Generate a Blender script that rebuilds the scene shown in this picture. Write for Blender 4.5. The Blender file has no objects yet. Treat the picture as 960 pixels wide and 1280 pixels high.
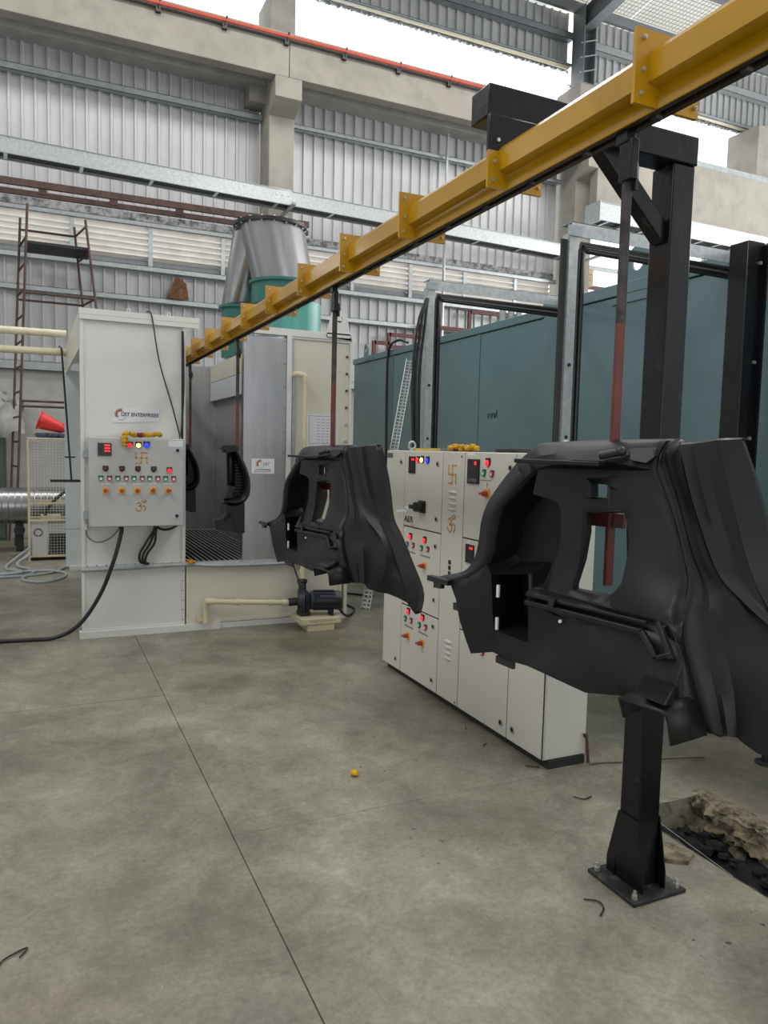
import bpy, bmesh, math, random
from mathutils import Vector, Matrix, geometry, noise
random.seed(7)
S = bpy.context.scene
COL = S.collection
R = math.radians

# ------------------------------------------------------------------ camera, sky, lights, exposure
yaw, pitch, roll = R(24.637), R(4.679), R(1.368)
fwd = Vector((math.sin(yaw)*math.cos(pitch), math.cos(yaw)*math.cos(pitch), -math.sin(pitch)))
rgt = Vector((math.cos(yaw), -math.sin(yaw), 0))
up = rgt.cross(fwd)
r2 = rgt*math.cos(roll) + up*math.sin(roll)
u2 = up*math.cos(roll) - rgt*math.sin(roll)
cam = bpy.data.cameras.new('camera')
cam.sensor_fit = 'VERTICAL'; cam.sensor_height = 36.0; cam.lens = 936/1280*36.0
cam.clip_start = 0.05
camo = bpy.data.objects.new('camera', cam); COL.objects.link(camo)
m = Matrix.Identity(4)
for i in range(3):
    m[i][0] = r2[i]; m[i][1] = u2[i]; m[i][2] = -fwd[i]
m.translation = Vector((0, 0, 1.6))
camo.matrix_world = m
S.camera = camo

w = bpy.data.worlds.new('overcast_sky'); S.world = w; w.use_nodes = True
bg = w.node_tree.nodes['Background']
bg.inputs[0].default_value = (0.93, 0.96, 1.0, 1); bg.inputs[1].default_value = 2.0

def area(name, loc, rot, sx, sy, power, color=(1, 1, 1)):
    l = bpy.data.lights.new(name, 'AREA'); l.shape = 'RECTANGLE'; l.size = sx; l.size_y = sy
    l.energy = power; l.color = color
    o = bpy.data.objects.new(name, l); COL.objects.link(o); o.location = loc; o.rotation_euler = rot
    return o
area('roof_fill_light', (6.5, 1.0, 9.6), (0, R(10), 0), 1.2, 9.0, 420, (1, .985, .95))  # unseen area lamps added under the roof to stand for skylight
area('roof_fill_light', (-4.5, 2.0, 9.6), (0, R(-10), 0), 1.2, 9.0, 480, (1, .985, .95))
area('roof_fill_light', (3.0, 10.0, 10.2), (0, 0, 0), 12.0, 1.0, 500, (1, .985, .95))

area('side_daylight', (19.3, 4.0, 6.6), (0, R(90), 0), 3.6, 15.0, 1600, (1, .99, .97))
area('roof_fill_light', (12.0, 9.5, 10.0), (0, 0, 0), 4.0, 2.0, 220, (1, .985, .95))  # unseen area lamp added to brighten the right rear wall
S.view_settings.view_transform = 'Standard'; S.view_settings.look = 'None'
S.view_settings.gamma = 1.0; S.view_settings.use_curve_mapping = False
S.view_settings.exposure = -0.12

# ------------------------------------------------------------------ materials
def mat(name, col, rough=.5, metal=0., var=.06, scale=6., bump=0., bscale=60., col2=None, spot=None, emit=0., stretch=None, coat=0., spec=.5):
    M = bpy.data.materials.new(name); M.use_nodes = True
    nt = M.node_tree; b = nt.nodes['Principled BSDF']; L = nt.links.new
    b.inputs['Roughness'].default_value = rough; b.inputs['Metallic'].default_value = metal
    b.inputs['Specular IOR Level'].default_value = spec
    if coat: b.inputs['Coat Weight'].default_value = coat; b.inputs['Coat Roughness'].default_value = .12
    tc = nt.nodes.new('ShaderNodeTexCoord'); vec = tc.outputs['Object']
    if stretch:
        mp = nt.nodes.new('ShaderNodeMapping'); mp.inputs['Scale'].default_value = stretch
        L(vec, mp.inputs[0]); vec = mp.outputs[0]
    n1 = nt.nodes.new('ShaderNodeTexNoise'); n1.inputs['Scale'].default_value = scale
    n1.inputs['Detail'].default_value = 6; n1.inputs['Roughness'].default_value = .6
    L(vec, n1.inputs['Vector'])
    cr = nt.nodes.new('ShaderNodeValToRGB')
    c2 = col2 or tuple(max(0, c*(1-2.2*var)) for c in col)
    cr.color_ramp.elements[0].position = .34; cr.color_ramp.elements[1].position = .62
    cr.color_ramp.elements[0].color = (*c2, 1); cr.color_ramp.elements[1].color = (*col, 1)
    L(n1.outputs['Fac'], cr.inputs[0]); out = cr.outputs[0]
    if spot:
        sc, lo, hi, amt = spot[1]
        n2 = nt.nodes.new('ShaderNodeTexNoise'); n2.inputs['Scale'].default_value = sc; n2.inputs['Detail'].default_value = 8
        n2.inputs['Roughness'].default_value = .7
        L(vec, n2.inputs['Vector'])
        mr = nt.nodes.new('ShaderNodeMapRange'); mr.inputs[1].default_value = lo; mr.inputs[2].default_value = hi; mr.inputs[4].default_value = amt
        L(n2.outputs['Fac'], mr.inputs[0])
        mx = nt.nodes.new('ShaderNodeMix'); mx.data_type = 'RGBA'
        L(mr.outputs[0], mx.inputs[0]); L(out, mx.inputs[6]); mx.inputs[7].default_value = (*spot[0], 1)
        out = mx.outputs[2]
    L(out, b.inputs['Base Color'])
    if bump:
        n3 = nt.nodes.new('ShaderNodeTexNoise'); n3.inputs['Scale'].default_value = bscale; n3.inputs['Detail'].default_value = 4
        L(vec, n3.inputs['Vector'])
        bp = nt.nodes.new('ShaderNodeBump'); bp.inputs['Strength'].default_value = bump; bp.inputs['Distance'].default_value = .01
        L(n3.outputs['Fac'], bp.inputs['Height']); L(bp.outputs[0], b.inputs['Normal'])
    if emit:
        b.inputs['Emission Color'].default_value = (*col, 1); b.inputs['Emission Strength'].default_value = emit
    return M

def floor_material():
    M = bpy.data.materials.new('polished_concrete'); M.use_nodes = True
    nt = M.node_tree; b = nt.nodes['Principled BSDF']; L = nt.links.new; N = nt.nodes.new
    tc = N('ShaderNodeTexCoord'); v = tc.outputs['Object']
    def nz(sc, det=6, ro=.6, dist=0., vec=None):
        n = N('ShaderNodeTexNoise'); n.inputs['Scale'].default_value = sc; n.inputs['Detail'].default_value = det
        n.inputs['Roughness'].default_value = ro; n.inputs['Distortion'].default_value = dist
        L(vec or v, n.inputs['Vector']); return n.outputs['Fac']
    def ramp(f, p0, c0, p1, c1):
        r = N('ShaderNodeValToRGB'); e = r.color_ramp.elements
        e[0].position = p0; e[1].position = p1; e[0].color = (*c0, 1); e[1].color = (*c1, 1); L(f, r.inputs[0]); return r.outputs[0]
    def mix(f, a, c, typ='MIX'):
        x = N('ShaderNodeMix'); x.data_type = 'RGBA'; x.blend_type = typ
        if isinstance(f, float): x.inputs[0].default_value = f
        else: L(f, x.inputs[0])
        for s, i in ((a, 6), (c, 7)):
            if isinstance(s, tuple): x.inputs[i].default_value = (*s, 1)
            else: L(s, x.inputs[i])
        return x.outputs[2]
    base = ramp(nz(1.3, 10, .68, .5), .30, (.150, .140, .112), .68, (.325, .305, .252))
    warm = ramp(nz(.55, 5, .6, .8), .40, (1.05, 1.05, 1.05), .62, (.70, .67, .62))
    c = mix(1., base, warm, 'MULTIPLY')
    fine = ramp(nz(42, 8, .75), .33, (.74, .74, .74), .67, (1.16, 1.16, 1.16))
    c = mix(1., c, fine, 'MULTIPLY')
    c = mix(1., c, ramp(nz(5.5, 8, .7, .8), .36, (.80, .79, .76), .64, (1.13, 1.13, 1.14)), 'MULTIPLY')
    pale = ramp(nz(.8, 8, .72, .3), .58, (0, 0, 0), .74, (.45, .45, .45))
    c = mix(pale, c, (.40, .395, .37))
    # dark pits
    pit = ramp(nz(30, 3, .5), .30, (1, 1, 1), .33, (0, 0, 0))
    area_ = ramp(nz(.9, 3, .5), .5, (0, 0, 0), .62, (1, 1, 1))
    pit = mix(1., pit, area_, 'MULTIPLY')
    c = mix(pit, c, (.06, .058, .05))
    # pale scuffs
    mp = N('ShaderNodeMapping'); mp.inputs['Scale'].default_value = (14, 3, 1); mp.inputs['Rotation'].default_value = (0, 0, .7); L(v, mp.inputs[0])
    sc = ramp(nz(2.4, 8, .8, 1.5, mp.outputs[0]), .62, (0, 0, 0), .74, (.6, .6, .6))
    c = mix(sc, c, (.50, .48, .42))
    mp2 = N('ShaderNodeMapping'); mp2.inputs['Scale'].default_value = (3, 16, 1); mp2.inputs['Rotation'].default_value = (0, 0, .35); L(v, mp2.inputs[0])
    sc2 = ramp(nz(2.0, 8, .8, 1.2, mp2.outputs[0]), .68, (0, 0, 0), .78, (.5, .5, .5))
    c = mix(sc2, c, (.48, .45, .38))
    L(c, b.inputs['Base Color'])
    rr = N('ShaderNodeMapRange'); rr.inputs[3].default_value = .32; rr.inputs[4].default_value = .55
    L(nz(3, 6, .65), rr.inputs[0]); L(rr.outputs[0], b.inputs['Roughness'])
    bp = N('ShaderNodeBump'); bp.inputs['Strength'].default_value = .12; bp.inputs['Distance'].default_value = .01
    L(nz(60, 6, .7), bp.inputs['Height']); L(bp.outputs[0], b.inputs['Normal'])
    return M

X = {}
X['floor'] = floor_material()
X['soil'] = mat('trench_soil', (.007, .007, .008), .95, var=.3, scale=9, bump=1., bscale=25)
X['rubble'] = mat('broken_concrete', (.27, .225, .15), .95, var=.25, scale=19, bump=1., bscale=45, col2=(.07, .06, .045))
X['joint'] = mat('joint_filler', (.12, .098, .065), .9, var=.2, scale=12)
X['conc'] = mat('cast_concrete', (.35, .325, .285), .85, var=.11, scale=2.6, bump=.15, bscale=40, spot=((.24, .215, .18), (1.3, .5, .75, .55)))
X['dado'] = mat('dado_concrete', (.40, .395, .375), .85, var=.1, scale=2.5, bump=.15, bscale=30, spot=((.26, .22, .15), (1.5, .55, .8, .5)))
X['clad'] = mat('coated_sheet', (.52, .53, .535), .42, .35, var=.07, scale=1.5, spot=((.33, .33, .33), (2.2, .55, .8, .45)), stretch=(1, 1, .35))
X['dirt'] = mat('dirty_flashing', (.40, .41, .41), .7, .2, var=.1, scale=5, spot=((.06, .06, .06), (9, .42, .62, .95)))
X['galv'] = mat('galvanised_steel', (.52, .55, .56), .38, .55, var=.10, scale=26)
X['galvd'] = mat('dull_galvanised', (.40, .43, .44), .5, .5, var=.1, scale=9)
X['louv'] = mat('cream_louver', (.80, .77, .72), .5, .1, var=.06, scale=3, spot=((.45, .36, .25), (4, .58, .8, .4)))
X['red'] = mat('red_busbar', (.55, .10, .06), .5)
X['brown'] = mat('rusty_brown_steel', (.115, .065, .055), .6, .3, var=.2, scale=8)
X['maroon'] = mat('maroon_primer', (.115, .032, .032), .6, var=.12)
def translucent():
    M = bpy.data.materials.new('translucent_roof_sheet'); M.use_nodes = True; nt = M.node_tree
    b = nt.nodes['Principled BSDF']; b.inputs['Base Color'].default_value = (.85, .86, .82, 1); b.inputs['Roughness'].default_value = .5
    t = nt.nodes.new('ShaderNodeBsdfTranslucent'); t.inputs[0].default_value = (.66, .62, .52, 1)
    x = nt.nodes.new('ShaderNodeMixShader'); x.inputs[0].default_value = .42
    nt.links.new(b.outputs[0], x.inputs[1]); nt.links.new(t.outputs[0], x.inputs[2]); nt.links.new(x.outputs[0], nt.nodes['Material Output'].inputs[0])
    return M
X['glow'] = translucent()
X['roof'] = mat('roof_sheet', (.62, .63, .60), .6, .1, var=.05, scale=3)
X['pipey'] = mat('cream_pipe', (.70, .64, .47), .45, var=.05)
X['steel'] = mat('grey_structural_steel', (.22, .235, .25), .5, .4, var=.08)
X['white'] = mat('white_coated_panel', (.66, .66, .63), .32, var=.025, scale=1.6, spot=((.52, .50, .44), (2.5, .6, .85, .35)))
X['whiteb'] = mat('bluish_white_panel', (.60, .65, .67), .35, var=.03, scale=2)
X['cream'] = mat('cream_painted_panel', (.64, .61, .52), .35, var=.04, scale=2)
X['inox'] = mat('brushed_stainless', (.40, .40, .41), .27, .92, var=.06, scale=2.2, stretch=(6, 6, .7))
X['inoxd'] = mat('dark_stainless', (.50, .50, .50), .42, .45, var=.08, scale=2.5, stretch=(5, 5, .6))
X['grate'] = mat('dark_grating', (.008, .009, .011), .85, spec=.15)
X['gratebar'] = mat('grating_bar', (.50, .51, .53), .45, .2)
X['boxgrey'] = mat('control_box_grey', (.46, .47, .455), .42, var=.02)
X['cab'] = mat('cabinet_light_grey', (.62, .605, .545), .38, var=.015, scale=3)
X['plinth'] = mat('black_plinth', (.018, .018, .018), .55)
X['gap'] = mat('dark_gap', (.03, .03, .03), .8)
X['bl'] = mat('black_plastic', (.014, .014, .015), .4)
X['trim'] = mat('black_moulded_trim', (.0085, .0085, .0098), .44, var=.1, scale=5, bump=.05, bscale=420, spec=.36)
X['trimd'] = mat('black_moulded_recess', (.009, .009, .010), .55, var=.1, bump=.06, bscale=420)
X['gloss'] = mat('black_gloss_paint', (.007, .007, .009), .30, var=.2, scale=5, bump=.22, bscale=22, coat=.12, spec=.28, spot=((.12, .12, .12), (14, .62, .74, .45)))
X['bplate'] = mat('scuffed_base_plate', (.045, .045, .045), .55, .3, var=.3, scale=14, spot=((.28, .27, .25), (12, .55, .75, .7)))
X['yel'] = mat('yellow_enamel', (.50, .262, .004), .25, var=.08, scale=5, coat=.35, spot=((.62, .50, .30), (26, .73, .8, .5)))
X['rail'] = mat('dark_track_interior', (.05, .036, .02), .5, .3)
X['bolt'] = mat('zinc_bolt', (.62, .60, .55), .35, .8)
X['rodd'] = mat('scaled_dark_steel', (.075, .068, .065), .55, .4, var=.3, scale=11, spot=((.35, .33, .32), (16, .6, .78, .6)))
X['rodr'] = mat('red_oxide_paint', (.15, .030, .026), .5, var=.15, scale=7, spot=((.12, .06, .05), (9, .55, .7, .6)))
X['teal'] = mat('teal_oven_paint', (.118, .195, .218), .33, var=.06, scale=1.4, coat=.15)
X['tealg2'] = mat('pale_green_fan_paint', (.10, .36, .31), .35, var=.1, scale=3, stretch=(6, 6, .4))
X['tealg'] = mat('green_fan_paint', (.025, .15, .125), .4, var=.06, scale=4)
X['cable'] = mat('black_cable', (.012, .012, .013), .45)
X['hose'] = mat('grey_hose', (.32, .36, .37), .4)
X['navy'] = mat('navy_pump_casting', (.014, .019, .034), .42, var=.15, scale=12)
X['pvc'] = mat('cream_pvc', (.66, .59, .40), .4, var=.05)
X['paper'] = mat('white_paper', (.68, .68, .71), .6, var=.02)
X['sign'] = mat('white_sign', (.72, .72, .76), .5, var=.02)
X['ink'] = mat('navy_ink', (.035, .025, .07), .5)
X['inkr'] = mat('rust_ink', (.40, .10, .05), .5)
X['inkg'] = mat('grey_ink', (.13, .13, .14), .6)
X['tur'] = mat('turmeric_paint', (.68, .40, .15), .8, var=.12, scale=30)
X['mgy'] = mat('marigold_yellow', (.80, .46, .012), .7, var=.2, scale=60, bump=.8, bscale=90)
X['mgo'] = mat('marigold_orange', (.75, .23, .01), .7, var=.2, scale=60, bump=.8, bscale=90)
X['rose'] = mat('dark_red_petal', (.22, .012, .03), .7)
X['lr'] = mat('lit_red_lamp', (1., .015, .03), .3, emit=1.6)
X['ly'] = mat('lit_yellow_lamp', (1., .78, .22), .3, emit=2.4)
X['lb'] = mat('lit_blue_lamp', (.02, .03, 1.), .3, emit=2.0)
X['ld'] = mat('unlit_red_lamp', (.09, .015, .025), .3)
X['pg'] = mat('green_button', (.03, .30, .20), .4)
X['pr'] = mat('red_button', (.45, .06, .09), .4)
X['pw'] = mat('button_mark', (.75, .78, .76), .5)
X['swy'] = mat('switch_yellow', (.80, .44, .06), .4)
X['swr'] = mat('switch_red', (.42, .05, .015), .35)
X['chrome'] = mat('chrome_lock', (.50, .51, .54), .3, .45)
X['keyw'] = mat('white_key', (.8, .8, .8), .4)
X['green'] = mat('dark_green_steel', (.06, .09, .075), .6)
X['tarp'] = mat('grey_plastic_sheet', (.36, .355, .35), .35, var=.15, scale=4)
X['redc'] = mat('red_plastic', (.75, .04, .035), .4)
X['navyc'] = mat('dark_cloth', (.05, .06, .09), .8)
X['wood'] = mat('brown_scrap', (.22, .10, .045), .8, var=.2)
X['brick'] = mat('pale_brick', (.55, .42, .30), .9, var=.15, scale=5)
X['yb'] = mat('yellow_band', (.62, .45, .08), .6)

# ------------------------------------------------------------------ mesh helpers
ORG = {}
class MB:
    def __init__(s, T=None): s.v = []; s.f = []; s.T = T
    def add(s, vs, fs):
        n = len(s.v)
        s.v += [Vector(s.T(*p)) if s.T else Vector(p) for p in vs]
        s.f += [tuple(i+n for i in f) for f in fs]; return s
    def box(s, x0, x1, y0, y1, z0, z1):
        vs = [(x, y, z) for z in (z0, z1) for y in (y0, y1) for x in (x0, x1)]
        return s.add(vs, [(0, 2, 3, 1), (4, 5, 7, 6), (0, 1, 5, 4), (1, 3, 7, 5), (3, 2, 6, 7), (2, 0, 4, 6)])
    def bar(s, p0, p1, w, h, upv=(0, 0, 1)):
        p0 = Vector(p0); p1 = Vector(p1); d = (p1-p0).normalized(); u = Vector(upv)
        if abs(d.dot(u)) > .99: u = Vector((1, 0, 0))
        a = d.cross(u).normalized()*(w/2); b = a.cross(d).normalized()*(h/2)
        vs = [p+sa*a+sb*b for p in (p0, p1) for sa, sb in ((-1, -1), (1, -1), (1, 1), (-1, 1))]
        return s.add(vs, [(3, 2, 1, 0), (4, 5, 6, 7), (0, 1, 5, 4), (1, 2, 6, 5), (2, 3, 7, 6), (3, 0, 4, 7)])
    def cyl(s, p0, p1, r0, r1=None, n=16, cap=True):
        r1 = r0 if r1 is None else r1
        p0 = Vector(p0); p1 = Vector(p1); d = (p1-p0).normalized()
        a = d.orthogonal().normalized(); b = d.cross(a)
        vs = []
        for p, r in ((p0, r0), (p1, r1)):
            for i in range(n):
                t = 2*math.pi*i/n; vs.append(p+(a*math.cos(t)+b*math.sin(t))*r)
        fs = [(i, (i+1) % n, n+(i+1) % n, n+i) for i in range(n)]
        if cap: fs += [tuple(range(n-1, -1, -1)), tuple(range(n, 2*n))]
        return s.add(vs, fs)
    def tube(s, pts, r, n=8, cap=True, closed=False):
        P = [Vector(p) for p in pts]; k = len(P); vs = []; a = None
        for i, p in enumerate(P):
            d = (P[min(i+1, k-1)]-P[max(i-1, 0)])
            d = d.normalized() if d.length > 1e-9 else Vector((0, 0, 1))
            if a is None: a = d.orthogonal().normalized()
            a = (a-d*a.dot(d)); a = a.normalized() if a.length > 1e-6 else d.orthogonal().normalized()
            b = d.cross(a)
            rr = r[i] if isinstance(r, (list, tuple)) else r
            for j in range(n):
                t = 2*math.pi*j/n; vs.append(p+(a*math.cos(t)+b*math.sin(t))*rr)
        fs = [(i*n+j, i*n+(j+1) % n, (i+1)*n+(j+1) % n, (i+1)*n+j) for i in range(k-1) for j in range(n)]
        if cap: fs += [tuple(range(n-1, -1, -1)), tuple(range((k-1)*n, k*n))]
        return s.add(vs, fs)
    def prism(s, poly, off):
        n = len(poly); o = Vector(off); P = [Vector(p) for p in poly]
        tri = geometry.tessellate_polygon([P])
        vs = P+[p+o for p in P]
        fs = [tuple(t) for t in tri]+[tuple(i+n for i in reversed(t)) for t in tri]
        fs += [(i, (i+1) % n, n+(i+1) % n, n+i) for i in range(n)]
        return s.add(vs, fs)
    def ball(s, c, r, n=8, k=5, sc=(1, 1, 1), jit=0.):
        c = Vector(c); vs = [c+Vector((0, 0, -r*sc[2]))]
        for i in range(1, k):
            t = math.pi*i/k
            for j in range(n):
                q = 2*math.pi*j/n; rr = r*(1+random.uniform(-jit, jit))
                vs.append(c+Vector((rr*sc[0]*math.sin(t)*math.cos(q), rr*sc[1]*math.sin(t)*math.sin(q), -rr*sc[2]*math.cos(t))))
        vs.append(c+Vector((0, 0, r*sc[2]))); e = len(vs)-1
        fs = [(0, 1+(j+1) % n, 1+j) for j in range(n)]
        for i in range(k-2):
            a = 1+i*n; fs += [(a+j, a+(j+1) % n, a+n+(j+1) % n, a+n+j) for j in range(n)]
        a = 1+(k-2)*n; fs += [(a+j, a+(j+1) % n, e) for j in range(n)]
        return s.add(vs, fs)
    def grid(s, rows):
        n = len(rows[0]); vs = [p for r in rows for p in r]
        return s.add(vs, [(i*n+j, i*n+j+1, (i+1)*n+j+1, (i+1)*n+j) for i in range(len(rows)-1) for j in range(n-1)])
    def build(s, name, mt, parent=None, ang=35, bevel=0, kind=None, label=None, solid=0, fix=True, off=-1):
        me = bpy.data.meshes.new(name)
        o0 = ORG.get(parent.name, Vector((0, 0, 0))) if parent else Vector((0, 0, 0))
        me.from_pydata([tuple(p-o0) for p in s.v], [], s.f)
        if fix:
            bm = bmesh.new(); bm.from_mesh(me); bmesh.ops.remove_doubles(bm, verts=bm.verts, dist=1e-5)
            bmesh.ops.recalc_face_normals(bm, faces=bm.faces); bm.to_mesh(me); bm.free()
        me.polygons.foreach_set('use_smooth', [True]*len(me.polygons))
        me.set_sharp_from_angle(angle=R(ang))
        me.materials.append(X[mt] if isinstance(mt, str) else mt)
        o = bpy.data.objects.new(name, me); COL.objects.link(o)
        if parent: o.parent = parent; ORG[o.name] = o0
        if solid:
            md = o.modifiers.new('solid', 'SOLIDIFY'); md.thickness = solid; md.offset = off
        if bevel:
            md = o.modifiers.new('bevel', 'BEVEL'); md.width = bevel; md.segments = 2; md.limit_method = 'ANGLE'; md.angle_limit = R(40)
            md.harden_normals = False
        if kind: o['kind'] = kind
        if label: o['label'] = label
        return o

def tag(o, label, cat, group=None, kind=None):
    o['label'] = label; o['category'] = cat
    if group: o['group'] = group
    if kind: o['kind'] = kind
    return o
def thing(name, loc, label, cat, group=None):
    o = bpy.data.objects.new(name, None); COL.objects.link(o); o.location = loc; ORG[o.name] = Vector(loc)
    o.empty_display_size = .1
    return tag(o, label, cat, group)
def struct(name, loc=(0, 0, 0)):
    o = bpy.data.objects.new(name, None); COL.objects.link(o); o.location = loc; ORG[o.name] = Vector(loc)
    o['kind'] = 'structure'; return o
def one(mb, name, mt, label, cat, group=None, kind=None, **kw):
    o = mb.build(name, mt, None, **kw); return tag(o, label, cat, group, kind)
def dup(o, parent=None, link=True):
    c = o.copy(); COL.objects.link(c)
    if parent: c.parent = parent
    ORG[c.name] = ORG.get(o.name, Vector((0, 0, 0)))
    for ch in list(o.children): dup(ch, c)
    return c
def spline(pts, n=8):
    P = [Vector(p) for p in pts]; P = [2*P[0]-P[1]]+P+[2*P[-1]-P[-2]]; out = []
    for i in range(1, len(P)-2):
        a, b, c, d = P[i-1:i+3]
        for k in range(n):
            t = k/n
            out.append(.5*((2*b)+(c-a)*t+(2*a-5*b+4*c-d)*t*t+(3*b-a-3*c+d)*t**3))
    out.append(P[-2]); return out
def text(name, body, size, T, mt, parent, a, b, c, align='CENTER', ext=.0006, sx=1., shear=0., bold=0.):
    cu = bpy.data.curves.new(name, 'FONT'); cu.body = body; cu.size = size; cu.align_x = align; cu.align_y = 'CENTER'
    cu.extrude = ext; cu.offset = bold; cu.resolution_u = 3; cu.shear = shear
    ob = bpy.data.objects.new(name, cu); COL.objects.link(ob)
    bpy.context.view_layer.update()
    me = ob.to_mesh(); mb = MB(T)
    mb.add([(a+v.co.x*sx, b+v.co.y, c+v.co.z) for v in me.vertices], [tuple(p.vertices) for p in me.polygons])
    ob.to_mesh_clear(); bpy.data.objects.remove(ob); bpy.data.curves.remove(cu)
    return mb.build(name, mt, parent)

# ------------------------------------------------------------------ floor with saw-cut joints and a trench
fl = struct('floor')
def slab(x0, x1, y0, y1): MB().box(x0, x1, y0, y1, -.15, 0).build('slab', 'floor', fl)
g = .0025
slab(-7, .70-g, -3.5, 4.846-g); slab(-7, .70-g, 4.846+g, 14)
slab(.70+g, 2.40, -3.5, 2.95-.001); slab(.70+g, 2.40, 2.95+.001, 14)
slab(2.40, 2.84, 2.50, 14); slab(2.84, 16, -3.5, 6.0-g); slab(2.84, 16, 6.0+g, 14)
MB().box(-7, 16, 2.54, 14, -.30, -.152).box(-7, 2.38, -3.5, 2.54, -.30, -.152).box(2.9, 16, -3.5, 2.54, -.30, -.152).build('sub_base', 'gap', fl)
MB().box(.695, .705, -3.5, 14, -.10, -.006).box(-7, .695, 4.84, 4.852, -.10, -.006).box(.705, 2.4, 2.945, 2.955, -.10, -.004).box(2.84, 16, 5.995, 6.005, -.10, -.006).build('joint_filler', 'joint', fl)
def nv(x, y, z, s=1.): return noise.noise(Vector((x*s, y*s, z*s)))
# far broken wall of the trench
rows = []
for i in range(170):
    y = -1.2+i*(3.74/169); row = []
    for j in range(26):
        t = j/25
        if t < .3:
            x = 2.90-.10*t/.3+.03*nv(4, y, t, 5); z = .003-.002*t
        else:
            q = (t-.3)/.7; x = 2.80-.03*q+.09*nv(3, y, q, 7)*min(1, q*4)+.06*nv(1, y*2, q*2, 12)*min(1, q*4); z = -.40*q+.03*nv(y, q, 5, 8)*q
        if .22 < t < .40: x += .05*nv(1, y, 2, 8)+.025*nv(1, y, 2, 24); z += min(0, .03*nv(y, j*.3, 1, 15)-.006)
        if t >= .3: x += .03*nv(y, t*2, 6, 26); z += .012*nv(y, t*2, 8, 30)
        row.append((x, y, z))
    rows.append(row)
MB().grid(rows).build('broken_edge', 'rubble', fl, ang=24)
rows = []
for i in range(60):
    y = -1.2+i*(3.74/59); row = []
    for j in range(8):
        q = j/7; x = 2.403+.015*nv(5, y, q, 7)+(.03*nv(7, y, 0, 9)*(1 if j < 2 else .6)) ; z = .003-.52*q
        row.append((min(x, 2.42), y, z))
    rows.append(row)
MB().grid(rows).build('trench_side', 'rubble', fl, ang=60)
rows = [[(2.36+.6*j/12, -1.2+3.74*i/50, -.15+.04*nv(j*.4, i*.4, 2, 1.7)+.05*nv(j, i, 7, .9)) for j in range(13)] for i in range(51)]
MB().grid(rows).build('trench_bed', 'soil', fl, ang=60)
MB().grid([[(2.38+.5*j/10, 2.505+.03*nv(j, k, 3, .9), .002-.5*k/6) for j in range(11)] for k in range(7)]).build('trench_end', 'rubble', fl)
mb = MB()
for k in range(70):
    x = random.uniform(2.46, 2.80); y = random.uniform(1.0, 2.45); r = random.uniform(.012, .04)
    mb.ball((x, y, -.13+random.uniform(-.02, .03)), r, 6, 4, (1, 1.3, .7), .35)
mb.build('loose_rubble', 'soil', fl, ang=20, kind='stuff')
mb = MB()
for k in range(220):
    t = random.random(); x = 2.80+abs(random.gauss(0, .06)); y = random.uniform(.9, 2.5); r = random.uniform(.003, .011)
    mb.ball((x, y, r*.4), r, 5, 3, (1, 1.2, .7), .3)
mb.build('edge_crumbs', 'rubble', fl, ang=20, kind='stuff')

# ------------------------------------------------------------------ back wall
wb = struct('wall_back', (0, 14, 0))
def clad(x0, x1, z0, z1, y=14.0, name='cladding_sheet', mt='clad'):
    n = max(1, round((x1-x0)/1.0)); wd = (x1-x0)/n
    for k in range(n):
        a = x0+k*wd; prof = []; r = max(1, round(wd/.2)); pt = wd/r
        for i in range(r):
            q = a+i*pt; prof += [(q, 0), (q+pt*.70, 0), (q+pt*.75, -.04), (q+pt*.93, -.04)]
        prof.append((a+wd, 0)); dy = .002 if k % 2 else 0
        mb = MB(); mb.grid([[(px, y+py-dy, z) for px, py in prof] for z in (z0, z1)])
        mb.build(name, mt, wb, ang=15)
def slope(x): return 0
for k in range(9):
    a = -7+k*2.0
    MB().box(a+.006, a+1.994, 13.86+.004*(k % 2), 14.06, 0, 2.80).build('dado_panel', 'dado', wb)
clad(-7, 3.55, 2.80, 4.66); clad(4.2, 10.30, 2.80, 4.66)
clad(-7, 3.72, 5.44, 8.12); clad(4.2, 10.40, 5.44, 8.12)
def girt(x0, x1, z0, z1, y0=13.80, y1=13.95, mt='galv'):
    mb = MB(); mb.box(x0, x1, y0, y0+.008, z0, z1); mb.box(x0, x1, y0, y1, z1-.008, z1); mb.box(x0, x1, y0, y1, z0, z0+.008)
    mb.build('girt', mt, wb)
girt(-7, 10.4, 2.79, 2.935, 13.78, mt='galvd'); girt(-7, 10.4, 4.08, 4.17, 13.82); girt(-7, 10.4, 4.60, 4.69, 13.82)
girt(-7, 3.72, 7.50, 7.61, 13.82, mt='galvd'); girt(4.2, 10.4, 7.50, 7.58, 13.82)
girt(-7, 10.4, 5.36, 5.44, 13.84)
MB().box(-7, 3.72, 13.955, 13.962, 5.44, 5.60).box(4.2, 10.4, 13.955, 13.962, 5.44, 5.60).build('stained_flashing', 'dirt', wb)
MB().box(-7, 10.3, 13.93, 13.97, 4.69, 4.795).build('louver_kickboard', 'steel', wb)
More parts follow.
